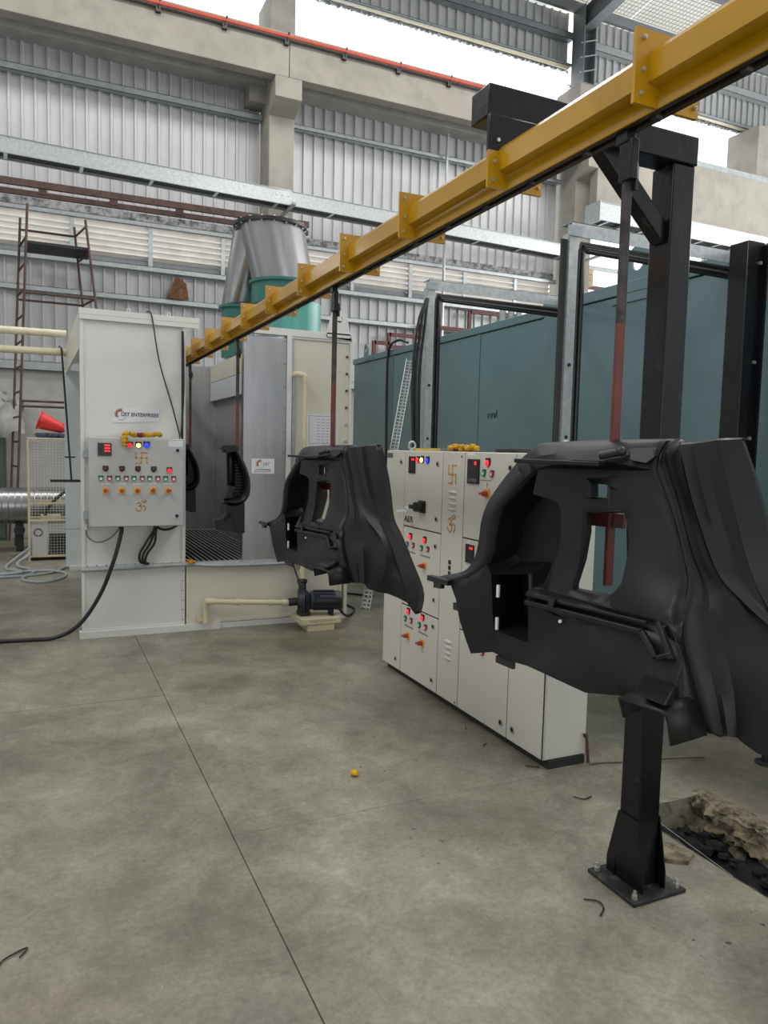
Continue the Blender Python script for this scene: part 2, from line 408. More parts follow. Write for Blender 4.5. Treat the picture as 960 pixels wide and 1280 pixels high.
# louvre band: separate slats between mullions
mx = [-.75+1.262*k for k in range(9)]
mx = [-2.02]+mx+[10.3]
for a in mx[1:-1]: MB().box(a-.035, a+.035, 13.86, 13.94, 4.69, 5.36).build('louver_mullion', 'galv', wb)
for a, b in zip(mx[:-1], mx[1:]):
    for i in range(6):
        z = 4.77+i*.098
        MB().add([(a+.035, 13.88, z+.100), (b-.035, 13.88, z+.100), (b-.035, 14.0, z), (a+.035, 14.0, z), (a+.035, 13.885, z+.108), (b-.035, 13.885, z+.108), (b-.035, 14.005, z+.008), (a+.035, 14.005, z+.008)],
                 [(0, 1, 2, 3), (7, 6, 5, 4), (0, 4, 5, 1), (2, 6, 7, 3), (1, 5, 6, 2), (3, 7, 4, 0)]).box(a+.035, b-.035, 13.874, 13.88, z+.086, z+.110).build('louver_slat', 'louv', wb)
# concrete frame
def column(x, ztop=9.55, arm=True):
    MB().box(x, x+.46, 13.4, 14.2, 0, ztop).build('concrete_column', 'conc', wb, bevel=.012)
    P = [(x-.01, 13.4, 7.46), (x-.01, 13.0, 7.63), (x-.01, 13.0, 7.97), (x-.01, 13.4, 7.97)]
    MB().prism(P, (.48, 0, 0)).build('corbel', 'conc', wb, bevel=.008)
column(3.735); column(10.48, 9.48)
MB().box(3.43, 3.735, 13.6, 14, 7.72, 8.03).build('bearing_block', 'conc', wb)
for a, b in ((-7, 3.965), (3.975, 10.7)):
    MB().box(a, b, 13.0, 13.24, 7.97, 8.70).build('concrete_beam', 'conc', wb, bevel=.01)
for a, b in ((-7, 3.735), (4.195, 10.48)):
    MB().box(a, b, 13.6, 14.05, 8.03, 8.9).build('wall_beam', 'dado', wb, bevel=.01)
MB().box(10.72, 17.3, 13.0, 13.24, 6.6, 8.16).build('concrete_beam', 'conc', wb, bevel=.01)
MB().box(10.72, 17.3, 13.05, 13.3, 8.16, 8.30).build('sill_rail', 'galvd', wb)
MB().box(15.75, 17.3, 13.3, 14.2, 0, 9.6).build('concrete_column', 'conc', wb)
# upper cladding, girts, eaves pipe, structural steel
clad(3.2, 10.55, 9.95, 11.15); clad(10.85, 18, 9.68, 11.2)
girt(3.2, 10.55, 10.52, 10.66, 13.78, mt='steel'); girt(10.85, 18, 10.45, 10.62, 13.78, mt='galvd')
girt(3.2, 10.55, 9.98, 10.03, 13.80, mt='galvd'); girt(10.85, 18, 9.72, 9.80, 13.80, mt='galvd')
mb = MB(); n = 420
for k in range(n):
    x = 3.2+k*(14.8/n); z = (9.95 if x < 10.6 else 9.68); l = random.uniform(.01, .05)
    mb.bar((x, 13.97, z), (x+random.uniform(-.04, .04), 13.96, z-l), .06, .01)
mb.build('frayed_mesh_edge', 'galvd', wb, kind='stuff')
mb = MB()
for x, wd in ((10.56, .02), (10.86, .02)): mb.box(x-wd/2, x+wd/2, 13.42, 13.82, 9.48, 11.1)
mb.box(10.56, 10.86, 13.60, 13.615, 9.48, 11.1); mb.box(10.5, 10.92, 13.40, 13.84, 9.48, 9.50)
mb.build('steel_column', 'steel', wb)
for z in (9.7, 10.0, 10.3): MB().bar((10.5, 13.45, z), (10.9, 13.41, z+.13), .02, .02).build('column_tie', 'galv', wb)

ep = MB(); ep.tube([(3.2, 13.88, 10.03), (10.5, 13.88, 9.98)], .05, 10)
one(ep, 'eaves_pipe', 'pipey', 'long cream pipe running along the bottom of the high wall sheeting', 'pipe', ang=50)
ep = MB(); ep.tube([(10.9, 13.88, 9.78), (18, 13.88, 9.70)], .045, 10)
one(ep, 'eaves_pipe', 'pipey', 'cream pipe under the high sheeting to the right of the steel column', 'pipe', ang=50)

# ceiling: roof sheets on purlins and a rafter
ce = struct('ceiling', (8, 9, 11))
def rz(y): return 11.15+(14.2-y)*.12
for k in range(14):
    a = -8+k*2.0
    for y0, y1 in ((14.2, 9.62), (9.60, 4.02), (4.0, -1.58), (-1.6, -7)):
        rows = [[(a+.01, y, rz(y)+.05), (a+1.99, y, rz(y)+.05)] for y in (y0, y1)]
        gl = k % 3 == 0 or (k in (10, 11) and y0 > 10)
        MB().grid(rows).build('roof_light_sheet' if gl else 'roof_sheet', 'glow' if gl else 'roof', ce, solid=0 if gl else .02)
for y in (13.7, 12.3, 10.9, 9.6, 8.2, 6.8, 5.4, 4.0, 2.6, 1.2, -.2, -1.6, -3, -4.4, -5.8):
    MB().bar((-8, y, rz(y)-.07), (20, y, rz(y)-.07), .09, .2).build('purlin', 'steel', ce)
for x in (3.96, 10.71):
    mb = MB(); mb.bar((x, 13.6, rz(13.6)-.38), (x, 9.5, rz(9.5)-.38), .02, .40); mb.bar((x, 13.6, rz(13.6)-.18), (x, 9.5, rz(9.5)-.18), .24, .02)
    mb.bar((x, 13.6, rz(13.6)-.58), (x, 9.5, rz(9.5)-.58), .24, .02); mb.build('rafter', 'steel', ce)
mb = MB()
for k in range(96): x = 8.4+k*.10; mb.bar((x, 13.6, rz(13.6)+.02), (x, 9.6, rz(9.6)+.02), .009, .009)
for k in range(42): y = 13.6-k*.10; mb.bar((8.4, y, rz(y)+.02), (18, y, rz(y)+.02), .009, .009)
mb.build('wire_netting', 'galvd', ce, kind='stuff')

# the other walls of the hall, behind and beside the camera
for nm, p, q, h in (('wall_left', (-8, -7), (-8, 14.2), 11.2), ('wall_right', (20, -7), (20, 14.2), 4.6), ('wall_right', (20, -7), (20, 14.2), 11.2), ('wall_front', (-8, -7), (-1.5, -7), 13.7), ('wall_front', (4.5, -7), (20, -7), 13.7), ('wall_front', (-1.5, -7), (4.5, -7), 13.7)):
    z0 = 5.0 if (p[0], q[0]) == (-1.5, 4.5) else (8.6 if nm == 'wall_right' and h > 5 else 0)
    dx, dy = q[0]-p[0], q[1]-p[1]; n_ = 8
    wr = struct(nm, (p[0], p[1], 0))
    for k in range(n_):
        a = (p[0]+dx*k/n_, p[1]+dy*k/n_); b = (p[0]+dx*(k+1)/n_, p[1]+dy*(k+1)/n_)
        MB().bar((a[0], a[1], (z0+h)/2), (b[0], b[1], (z0+h)/2), .06, h-z0).build('wall_sheet', 'clad', wr)

# glazing frame in the open bay at the right
w1 = struct('window_1', (11.5, 14, 4))
for x in (11.02, 12.30, 13.6, 14.9): MB().box(x-.035, x+.035, 13.93, 14.0, 2.8, 6.6).build('window_bar', 'galvd', w1)
for z, mt in ((5.86, 'galvd'), (5.42, 'maroon'), (4.3, 'galvd')): MB().box(10.95, 15.4, 13.92, 13.99, z-.04, z+.04).build('window_rail', mt, w1)
MB().box(10.95, 15.74, 13.9, 14.1, 2.7, 2.8).build('window_sill', 'conc', w1)
for k in range(3): MB().box(10.96, 11.22, 13.6, 13.88, 5.35+k*.13, 5.47+k*.13).build('brick', 'brick', w1)

# ------------------------------------------------------------------ things fixed on or near the back wall
rb = thing('red_busbar', (0, 12.95, 8.6), 'long red insulated conductor rail on brackets along the concrete crane beam', 'busbar')
MB().tube([(-3, 12.93, 8.60), (10.4, 12.93, 8.60)], .032, 8).build('conductor', 'red', rb)
MB().tube([(-3, 12.95, 8.545), (10.4, 12.95, 8.545)], .018, 6).build('lower_conductor', 'cable', rb)
for k in range(12):
    x = -1.4+k*1.06
    MB().box(x-.04, x+.04, 12.93, 13.0, 8.47, 8.55).bar((x, 12.93, 8.52), (x+.03, 12.90, 8.66), .02, .02).build('bracket', 'bl', rb)

def cable_tray(name, p0, p1, wd, h, n, label, mt='galv'):
    p0 = Vector(p0); p1 = Vector(p1); d = (p1-p0); L = d.length; d.normalize(); s = Vector((-d.y, d.x, 0)).normalized()
    t = thing(name, p0, label, 'cable tray', 'cable trays along the wall')
    for q in (0, 1):
        o = s*(wd*q)
        mb = MB(); mb.bar(p0+o, p1+o, .006, h); mb.bar(p0+o+Vector((0, 0, h/2)), p1+o+Vector((0, 0, h/2)), .035, .006); mb.bar(p0+o-Vector((0, 0, h/2)), p1+o-Vector((0, 0, h/2)), .035, .006)
        mb.build('side_rail', mt if q == 0 else 'galvd', t)  # shade on the far rail painted as a duller galvanised tone
    for k in range(n):
        c = p0+d*(L*(k+.5)/n)-Vector((0, 0, h/2-.015))
        MB().bar(c, c+s*wd, .05, .022).build('rung', mt, t)
    for k in range(5):
        o = s*(wd*(.14+.18*k))-Vector((0, 0, h/2-.05)); MB().tube([p0+o, p1+o], .026, 6).build('cable', 'cable', t)  # black cables added to stand in for the shade under the tray
    return t
t = cable_tray('cable_tray', (-3, 12.40, 5.90), (10.45, 13.05, 5.84), .32, .235, 13, 'long galvanised ladder cable tray crossing the back wall from the left edge')
MB().box(3.55, 3.95, 12.72, 12.726, 5.76, 6.0).build('joint_plate', 'galv', t)
for k in range(4): MB().cyl((3.6+.1*k, 12.72, 5.9), (3.6+.1*k, 12.708, 5.9), .014, n=8).build('bolt', 'bolt', t)
for x in (3.96, 10.6): MB().bar((x, 12.55, 5.74), (x, 13.4, 5.74), .06, .04).build('support_arm', 'galvd', t)
t2 = cable_tray('cable_tray', (10.25, 12.3, 6.50), (16.5, 12.3, 6.42), .42, .35, 12, 'short galvanised cable tray on the concrete beam at the right')
MB().box(10.235, 10.262, 12.29, 12.76, 6.30, 6.70).build('end_plate', 'galv', t2)
MB().bar((10.9, 12.3, 6.3), (10.9, 13.42, 6.3), .06, .04).build('support_arm', 'galvd', t2)

br = thing('brown_rail', (-3, 11, 4.87), 'rusty brown double rail hanging below the long cable tray, ending at the exhaust cone', 'rail')
MB().bar((-3, 11, 4.905), (3.69, 11, 4.945), .05, .085).build('upper_strip', 'brown', br)
MB().bar((-3, 11.03, 4.79), (3.69, 11.03, 4.83), .05, .065).build('lower_strip', 'brown', br)
for k in range(8): MB().box(-2.6+k*.87, -2.5+k*.87, 10.99, 11.05, 4.81, 4.89).build('spacer_block', 'brown', br)

mf = thing('maroon_frame', (6, 13.7, 3), 'maroon steel stair frame standing against the sheeting behind the oven', 'frame')
def mbar(a, b): MB().bar((a[0], 13.7, a[1]), (b[0], 13.7, b[1]), .06, .07).build('frame_bar', 'maroon', mf)
for a, b in (((5.98, 0), (5.98, 3.75)), ((5.98, 3.72), (6.3, 3.72)), ((6.3, 0), (6.3, 3.93)), ((6.3, 3.9), (7.0, 3.9)), ((6.3, 3.66), (7.0, 3.66)), ((7.0, 0), (7.0, 4.16)), ((7.0, 4.13), (8.13, 4.13)), ((8.13, 0), (8.13, 4.55)), ((8.13, 4.52), (9.2, 4.52)), ((9.2, 0), (9.2, 4.55))): mbar(a, b)

one(MB().tube([(7.5, 13.72, 3.0), (7.5, 13.72, 7.97)], .03, 8), 'conduit', 'galv', 'thin vertical grey conduit on the sheeting above the oven', 'conduit')
bs = MB(); bs.prism([(2.03, 13.80, 4.175), (2.42, 13.80, 4.175), (2.38, 13.83, 4.47), (2.2, 13.8, 4.58)], (0, .02, 0)); bs.prism([(2.05, 13.76, 4.175), (2.3, 13.74, 4.175), (2.33, 13.8, 4.42)], (0, .015, 0))
one(bs, 'cardboard_scrap', 'wood', 'torn brown scrap lodged on the wall girt above the booth', 'scrap')

# ------------------------------------------------------------------ left background
sc = thing('scaffold_tower', (.1, 13, 0), 'rusty mobile scaffold tower with a dark platform behind the booth', 'scaffold')
def leg(p0, p1):
    p0 = Vector(p0); p1 = Vector(p1); b = p1+(p0-p1)*((p1.z)/(p1.z-p0.z)) if p1.z != p0.z else p0
    MB().tube([b, p1], .019, 8).build('leg', 'brown', sc)
    return lambda z: b+(p1-b)*(z/p1.z)
LN = leg((-.333, 12.8, .925), (-.143, 12.8, 5.17)); LF = leg((-.443, 13.5, .926), (-.256, 13.5, 5.13))
RN = leg((.817, 12.8, 3.72), (.666, 12.8, 5.05)); RF = leg((.654, 13.5, 3.84), (.533, 13.5, 5.10))
for k in range(12):
    z = .45+k*.385
    MB().tube([LN(z), LF(z)], .017, 6).build('rung', 'brown', sc)
for z in (2.23, 2.15, 3.86): MB().tube([LN(z), RN(z)], .018, 6).build('brace', 'brown', sc)
for z in (3.86, 4.55, 4.95): MB().tube([RN(z), RF(z)], .018, 6).build('brace', 'brown', sc)
for z in (3.86, 4.95): MB().tube([LF(z), RF(z)], .018, 6).build('brace', 'brown', sc)
for k in range(4):
    y = 12.82+.17*k; a = LN(4.62); b = RN(4.62)
    MB().box(a.x-.02, b.x+.02, y, y+.155, 4.60, 4.64).build('platform_board', 'plinth', sc)

du = thing('spiral_duct', (-1, 12.2, 0), 'long galvanised spiral duct lying on castors behind the wire cage', 'duct')
mb = MB()
for k in range(60):
    x0 = -4+k*.085; mb.cyl((x0, 12.2, .67), (x0+.075, 12.2, .67), .27, .268, 32, cap=False); mb.cyl((x0+.075, 12.2, .67), (x0+.085, 12.2, .67), .277, .272, 32, cap=False)
mb.build('duct_shell', 'inox', du, ang=60)
for x in (-2.4, -.3):
    MB().cyl((x, 12.05, .32), (x, 12.13, .32), .075, n=16).build('castor', 'bl', du)
    MB().box(x-.05, x+.05, 12.1, 12.3, .0, .42).build('cradle', 'plinth', du)

gb = thing('green_cabinet', (-1, 13.65, 0), 'dark green steel cabinet at the left edge, half hidden by a plastic sheet', 'cabinet')
MB().box(-1.6, -.52, 13.52, 13.82, 0, 1.66).build('body', 'green', gb)
MB().box(-1.58, -.54, 13.505, 13.52, .05, 1.6).build('door', 'green', gb)
rows = []
for i in range(46):
    row = []
    for j in range(28):
        u = i/45; v = j/27
        z = 1.70+.78*math.sin(v*3.0)**.6*(1-.25*u*u)+.14*nv(u*6, v*5, 1, 1.3)+.05*nv(u*6, v*5, 7, 4)
        row.append((-1.6+1.32*u+.06*nv(u*4, v*4, 4, 1.6), 13.39+.42*v+.06*nv(u*7, v*7, 9, 1.6), max(1.665, z)))
    rows.append(row)
one(MB().grid(rows), 'plastic_sheet', 'tarp', 'crumpled grey plastic sheet heaped over the green cabinet at the left', 'sheet', ang=50)

cg = thing('wire_cage', (.08, 11.2, 0), 'cream wire mesh cage trolley standing left of the booth', 'cage')
x0, x1, y0, y1 = -.16, .34, 11.12, 11.56
for x in (x0, x1):
    for y in (y0, y1): MB().box(x-.014, x+.014, y-.014, y+.014, 0, 1.64).build('post', 'pvc', cg)
for z in (.06, .55, .78, 1.63):
    for y in (y0, y1): MB().box(x0, x1, y-.012, y+.012, z-.014, z+.014).build('cross_bar', 'pvc', cg)
    for x in (x0, x1): MB().box(x-.012, x+.012, y0, y1, z-.014, z+.014).build('cross_bar', 'pvc', cg)
mb = MB()
for k in range(1, 13): x = x0+k*.0385; mb.box(x-.0011, x+.0011, y0-.004, y0+.001, .06, 1.63); mb.box(x-.0011, x+.0011, y1-.001, y1+.004, .06, 1.63)
for k in range(1, 41): z = .06+k*.0385; mb.box(x0, x1, y0-.004, y0+.001, z-.0011, z+.0011); mb.box(x0, x1, y1-.001, y1+.004, z-.0011, z+.0011); mb.box(x0-.003, x0+.002, y0, y1, z-.0011, z+.0011)
mb.build('mesh_panels', 'louv', cg, kind='stuff')
MB().box(x0, x1, y0, y1, .03, .05).build('base', 'plinth', cg)
du2 = thing('white_compressor', (-.02, 11.3, .05), 'white boxed compressor with a round gauge inside the wire cage', 'compressor')
MB().box(-.13, .07, 11.15, 11.5, .05, .53).build('housing', 'sign', du2, bevel=.01)
MB().tube([(-.05+.05*math.cos(q*.35), 11.142, .38+.05*math.sin(q*.35)) for q in range(19)], .007, 6).build('gauge', 'bl', du2)
MB().box(.09, .31, 11.15, 11.5, .05, .33).build('motor', 'bl', du2)
MB().tube(spline([(.02, 11.3, .53), (.07, 11.28, .68), (.17, 11.25, .82), (.29, 11.2, .93)]), .022, 8).build('hose', 'cable', du2)
MB().box(-.02, .24, 11.2, 11.5, .53, .60).build('lid', 'pvc', du2)
ra = MB(); ra.box(-.165, .34, 11.1, 11.58, 1.645, 1.665)
one(ra, 'white_board', 'paper', 'thin white board lying on top of the wire cage', 'board')
rg = thing('red_crate', (.08, 11.3, 1.7), 'red plastic tub tipped on its side on the cage top', 'tub')
mb = MB(); P = []
for i in range(6):
    t = i/5; c = Vector((-.02+.3*t, 11.28, 1.905-.11*t)); r = .115-.055*t
    P.append([c+Vector((.55*r*math.cos(q)*.6, r*math.sin(q)*.9, r*math.cos(q))) for q in [k*2*math.pi/20 for k in range(21)]])
MB().grid(P).build('tub_wall', 'redc', rg, ang=50, solid=.006)
MB().tube(P[0], .012, 8, False).build('rim', 'redc', rg); MB().ball((.26, 11.28, 1.80), .06, 10, 6).build('base', 'redc', rg)
mb = MB(); 
for k in range(9): mb.ball((-.02+.04*k, 11.25+random.uniform(-.05, .08), 1.70), .05, 8, 5, (1.2, 1, .65), .2)
one(mb, 'dark_cloth', 'navyc', 'bundle of dark blue cloth under the red tub', 'cloth', ang=60)

for i, (z, lb) in enumerate(((2.85, 'upper of two cream pipes running from the left into the booth hood'), (2.64, 'lower of two cream pipes running from the left into the booth hood'))):
    one(MB().tube([(-3, 9.5, z-.03), (.28, 9.5, z)], .042, 12), 'cream_pipe', 'pipey', lb, 'pipe', 'cream pipes left of the booth')
tr = thing('tee_hanger', (.3, 9.4, 1.17), 'thin black rod with a long and a short crossbar hanging beside the booth', 'hanger')
MB().tube([(.20, 9.44, 2.70), (.225, 9.42, 2.68), (.316, 9.4, 1.17)], .012, 6).build('rod', 'bl', tr)
MB().box(.09, .42, 9.385, 9.415, 1.15, 1.18).build('crossbar', 'bl', tr); MB().box(.245, .36, 9.39, 9.41, 1.43, 1.448).build('small_crossbar', 'bl', tr)

hs = [([(.3, 10.4, .02), (.05, 9.9, .015), (-.4, 9.75, .015), (-1.2, 9.9, .015), (-2, 10, .015)], 'blue grey hose trailing straight out to the left edge'),
      ([(-.15, 10.95, .12), (-.30, 10.6, .03), (-.10, 10.1, .015), (-.22, 9.55, .015), (.0, 9.28, .015), (.2, 9.5, .015), (.25, 9.85, .015), (.05, 10.02, .03), (-.4, 10.02, .015), (-.9, 9.6, .015), (-1.6, 9.7, .015)], 'grey hose looped on the floor in front of the wire cage'),
      ([(-.14, 11.0, .2), (-.36, 10.9, .04), (-.42, 10.4, .015), (-.22, 10.0, .03), (-.5, 9.85, .03), (-1.5, 10.1, .015)], 'second grey hose bulging left from the cage foot')]
for p, lb in hs: one(MB().tube(spline(p), .017, 8), 'hose', 'hose', lb, 'hose', 'hoses on the floor')

# ------------------------------------------------------------------ exhaust duct on the booth
ex = thing('exhaust_duct', (2.5, 8.4, 2.66), 'shiny steel trouser duct with a black flange on green collars above the booth', 'duct')
def ring(c, rx, ry, z=None, n=36): return [(c[0]+rx*math.cos(2*math.pi*k/n), c[1]+ry*math.sin(2*math.pi*k/n), c[2]) for k in range(n+1)]
MB().grid([ring((2.36, 8.3, 4.02), .355, .355), ring((2.50, 8.3, 3.43), .345, .345)]).build('front_cone', 'inox', ex, ang=60)
MB().grid([ring((2.26, 8.6, 4.02), .26, .3), ring((2.16, 9.0, 3.27), .2, .2)]).build('rear_cone', 'inox', ex, ang=60)
mb = MB(); mb.cyl((2.34, 8.3, 4.01), (2.34, 8.3, 4.045), .405, n=40); mb.build('top_flange', 'bl', ex)
for k in range(18):
    q = k*math.pi/9; MB().cyl((2.34+.38*math.cos(q), 8.3+.38*math.sin(q), 3.995), (2.34+.38*math.cos(q), 8.3+.38*math.sin(q), 4.06), .012, n=6).build('flange_bolt', 'bolt', ex)
MB().cyl((2.50, 8.3, 3.20), (2.50, 8.3, 3.44), .355, n=40).cyl((2.50, 8.3, 3.41), (2.50, 8.3, 3.44), .385, n=40).build('front_collar', 'tealg', ex)
MB().cyl((2.16, 9.0, 2.66), (2.16, 9.0, 3.25), .2, n=32).cyl((2.16, 9.0, 3.23), (2.16, 9.0, 3.26), .235, n=32).build('rear_collar', 'tealg', ex)
MB().cyl((2.63, 8.3, 2.60), (2.63, 8.3, 3.22), .30, n=40).build('fan_housing', 'tealg2', ex)


# ------------------------------------------------------------------ spray booth
bt = thing('spray_booth', (.29, 6.54, 0), 'tall white and stainless steel paint booth the overhead line passes through', 'booth')
YF = 6.54
def frame(x0, x1, z0, z1, wd=.028, y=YF, t=.012, mt='white'):
    mb = MB(); mb.box(x0, x0+wd, y-t, y, z0, z1).box(x1-wd, x1, y-t, y, z0, z1).box(x0+wd, x1-wd, y-t, y, z0, z0+wd).box(x0+wd, x1-wd, y-t, y, z1-wd, z1)
    return mb
MB().box(.29, 1.12, YF, YF+.06, .575, 2.62).build('front_panel', 'white', bt)
frame(.29, 1.12, .58, 2.63).build('panel_frame', 'white', bt)
MB().box(1.085, 1.10, YF-.016, YF-.008, .95, 2.56).build('edge_seal', 'gap', bt)
MB().box(.285, 1.23, YF-.03, YF+.05, 2.63, 2.675).box(.287, 1.228, YF-.028, YF-.013, 2.59, 2.63).build('top_angle', 'white', bt)
MB().box(.29, 1.115, YF, YF+.05, .06, .565).build('lower_panel', 'white', bt); frame(.29, 1.115, .05, .57, .024).build('panel_frame', 'white', bt)
MB().box(1.13, 2.57, YF, YF+.05, .06, .565).build('tank_panel', 'cream', bt); frame(1.13, 2.57, .055, .57, .022, mt='cream').build('panel_frame', 'cream', bt)
MB().box(.27, 1.42, YF-.035, YF+.05, 0, .055).box(1.42, 2.6, YF-.01, YF+.05, 0, .05).build('toe_strip', 'white', bt)
MB().box(.62, 2.6, YF+.05, 10.1, 0, .54).build('tank_body', 'cream', bt)
for k in range(11):
    for (x, z) in ((.30+.075*k*1.0, .60),) : MB().cyl((x+.03, YF-.014, z), (x+.03, YF, z), .007, n=8).build('panel_bolt', 'steel', bt)
for k in range(6): MB().cyl((1.10, YF-.014, .10+.085*k), (1.10, YF, .10+.085*k), .006, n=8).build('panel_bolt', 'steel', bt)
# ledge channel carrying cables
lp = [(.29, .572), (.6, .575), (1.1, .585), (1.4, .565), (1.9, .56), (2.2, .57), (2.45, .585)]
MB().tube(spline([(x, YF-.035, z) for x, z in lp]), .02, 8).build('ledge_conduit', 'galvd', bt)
MB().box(.55, 2.0, YF-.045, YF+.02, .575, .60).build('ledge', 'galv', bt)
# left side: hood skirt and rear module
MB().add([(.29, 6.56, 2.37), (.29, 10.2, 2.46), (.29, 10.2, 2.80), (.29, 6.56, 2.67), (.31, 6.56, 2.37), (.31, 10.2, 2.46), (.31, 10.2, 2.80), (.31, 6.56, 2.67)],
         [(0, 1, 2, 3), (7, 6, 5, 4), (0, 4, 5, 1), (3, 2, 6, 7), (0, 3, 7, 4), (1, 5, 6, 2)]).build('hood_skirt', 'cream', bt)
MB().box(.27, 1.0, 10.2, 10.26, .04, .515).build('rear_panel', 'whiteb', bt); MB().box(.27, 1.0, 10.2, 10.26, .525, 2.5).build('rear_panel', 'whiteb', bt)
MB().box(.31, .8, 10.15, 10.26, 0, .05).build('rear_foot', 'white', bt)
MB().add([(.29, 6.56, 2.64), (2.63, 6.56, 2.60), (2.63, 10.2, 2.60), (.29, 10.2, 2.64)], [(0, 1, 2, 3)]).build('roof_panel', 'whiteb', bt, solid=.03) if False else None
for a, b in ((.31, 1.02), (2.0, 2.62)): MB().box(a, b, 6.58, 10.15, 2.59, 2.62).build('roof_panel', 'whiteb', bt)
# interior
MB().box(1.0, 1.03, 6.6, 9.5, .56, 2.59).build('inner_wall', 'inoxd', bt)
MB().box(1.03, 2.02, 9.5, 9.54, .56, 2.59).build('inner_wall', 'inoxd', bt)
MB().box(2.0, 2.03, 6.6, 9.5, .56, 2.16).build('inner_wall', 'inoxd', bt)
MB().box(1.93, 2.03, 6.6, 9.49, 2.16, 2.38).build('wall_header', 'whiteb', bt); MB().box(1.93, 2.03, 6.6, 9.49, 2.386, 2.59).build('wall_header', 'cream', bt)
MB().box(1.03, 2.0, 6.6, 9.5, .54, .556).build('grating_pan', 'grate', bt)
for k in range(20):
    x = 1.05+k*.048; MB().box(x, x+.010, 6.6, 9.48, .557, .564).build('grating_bar', 'gratebar', bt)
# stainless column and right panel
MB().box(1.615, 2.005, YF-.01, YF+.06, .60, 2.58).build('stainless_panel', 'inox', bt, bevel=.006)
MB().box(1.615, 2.005, YF-.02, YF-.01, .585, .61).build('drip_edge', 'inox', bt)
for k in range(10): MB().cyl((1.985, YF-.016, .75+.2*k), (1.985, YF-.008, .75+.2*k), .006, n=8).build('panel_bolt', 'steel', bt)
MB().box(2.005, 2.05, YF-.025, YF+.06, .58, 2.60).build('frame_post', 'white', bt)
MB().box(2.055, 2.085, YF-.03, YF+.04, .58, 2.28).box(2.05, 2.068, YF-.028, YF, 2.28, 2.58).build('door_seal', 'galvd', bt)
MB().box(2.05, 2.60, YF, YF+.05, .565, 2.585).build('side_door', 'cream', bt)
frame(2.05, 2.63, .565, 2.60, .02, mt='white').build('panel_frame', 'white', bt)
for k in range(12): MB().cyl((2.585, YF-.012, .75+.155*k), (2.585, YF, .75+.155*k), .011, n=10).build('panel_bolt', 'brown' if k > 7 else 'chrome', bt)
MB().box(1.6, 2.63, YF-.02, YF+.06, 2.60, 2.66).build('top_rail', 'white', bt)
MB().box(2.6, 2.63, YF, 10.2, 0, 2.6).build('side_wall', 'cream', bt)
lug = [(2.37, 6.52, 2.62), (2.62, 6.52, 2.60), (2.60, 6.52, 2.68)]+[(2.495+.085*math.cos(R(a)), 6.52, 2.785+.085*math.sin(R(a))) for a in (0, 30, 60, 90, 120, 150, 180)]+[(2.385, 6.52, 2.68)]
hole = [(2.50+.03*math.cos(k*R(30)), 6.52, 2.785+.03*math.sin(k*R(30))) for k in range(12)]
def plate_hole(mb, outer, hole, off):
    o = Vector(off); A = [Vector(p) for p in outer]; B = [Vector(p) for p in hole]; n = len(A); k = len(B)
    tri = geometry.tessellate_polygon([A, B]); vs = A+B; vs = vs+[p+o for p in vs]; N = n+k
    fs = [tuple(t) for t in tri]+[tuple(i+N for i in reversed(t)) for t in tri]
    fs += [(i, (i+1) % n, N+(i+1) % n, N+i) for i in range(n)]+[(n+i, n+(i+1) % k, N+n+(i+1) % k, N+n+i) for i in range(k)]
    return mb.add(vs, fs)
plate_hole(MB(), lug, hole, (0, .02, 0)).build('lifting_lug', 'white', bt)
MB().box(2.38, 2.60, 6.505, 6.52, 2.62, 2.645).build('lug_weld_plate', 'white', bt)
for x in (.66, .98): MB().tube([(x-.012, YF-.01, 2.675), (x-.012, YF-.01, 2.70), (x+.012, YF-.01, 2.70), (x+.012, YF-.01, 2.675)], .004, 6).build('eye_loop', 'white', bt)
# cables on the front panel
one(MB().tube(spline([(.80, YF-.02, 2.69), (.84, YF-.035, 2.66), (.90, YF-.03, 2.3), (1.0, YF-.03, 1.95), (1.06, YF-.03, 1.72), (1.065, YF-.06, 1.66)]), .0055, 6), 'black_cable', 'cable', 'thin black cable slanting down the booth panel into the control box', 'cable')
one(MB().tube(spline([(1.095, YF-.03, 2.55), (1.10, YF-.035, 2.1), (1.09, YF-.035, 1.85), (1.075, YF-.05, 1.68)]), .007, 6), 'black_cable', 'cable', 'black cable following the right edge of the booth front panel', 'cable')

# signs and papers on the booth
TF = lambda y: (lambda a, b, c: (a, y-c, b))
def logo(par, T, cx, cz, s):
    for r, a0, a1, w_, mt in ((1.0, 75, 215, .22, 'inkr'), (.72, 40, 235, .10, 'inkr'), (1.05, 245, 330, .05, 'inkr')):
        n = 16; pts_o = []; pts_i = []
        for k in range(n+1):
            a = R(a0+(a1-a0)*k/n); pts_o.append((cx+s*r*math.cos(a), cz+s*r*math.sin(a), .0025)); pts_i.append((cx+s*(r-w_)*math.cos(a), cz+s*(r-w_)*math.sin(a), .0025))
        MB(T).grid([pts_o, pts_i]).build('logo_arc', mt, par, solid=.0008)
    for k in range(7):
        a = R(85+k*19); p = (cx+s*1.12*math.cos(a), cz+s*1.12*math.sin(a)); d = (math.cos(a)*s*.1, math.sin(a)*s*.1)
        MB(T).bar((p[0]-d[0], p[1]-d[1], .002), (p[0]+d[0], p[1]+d[1], .002), s*.17, .001, (0, 0, 1)).build('logo_tooth', 'inkr', par)
sg = thing('company_sign', (.72, YF, 1.84), 'white sign reading UST ENTERPRISES above the control box', 'sign')
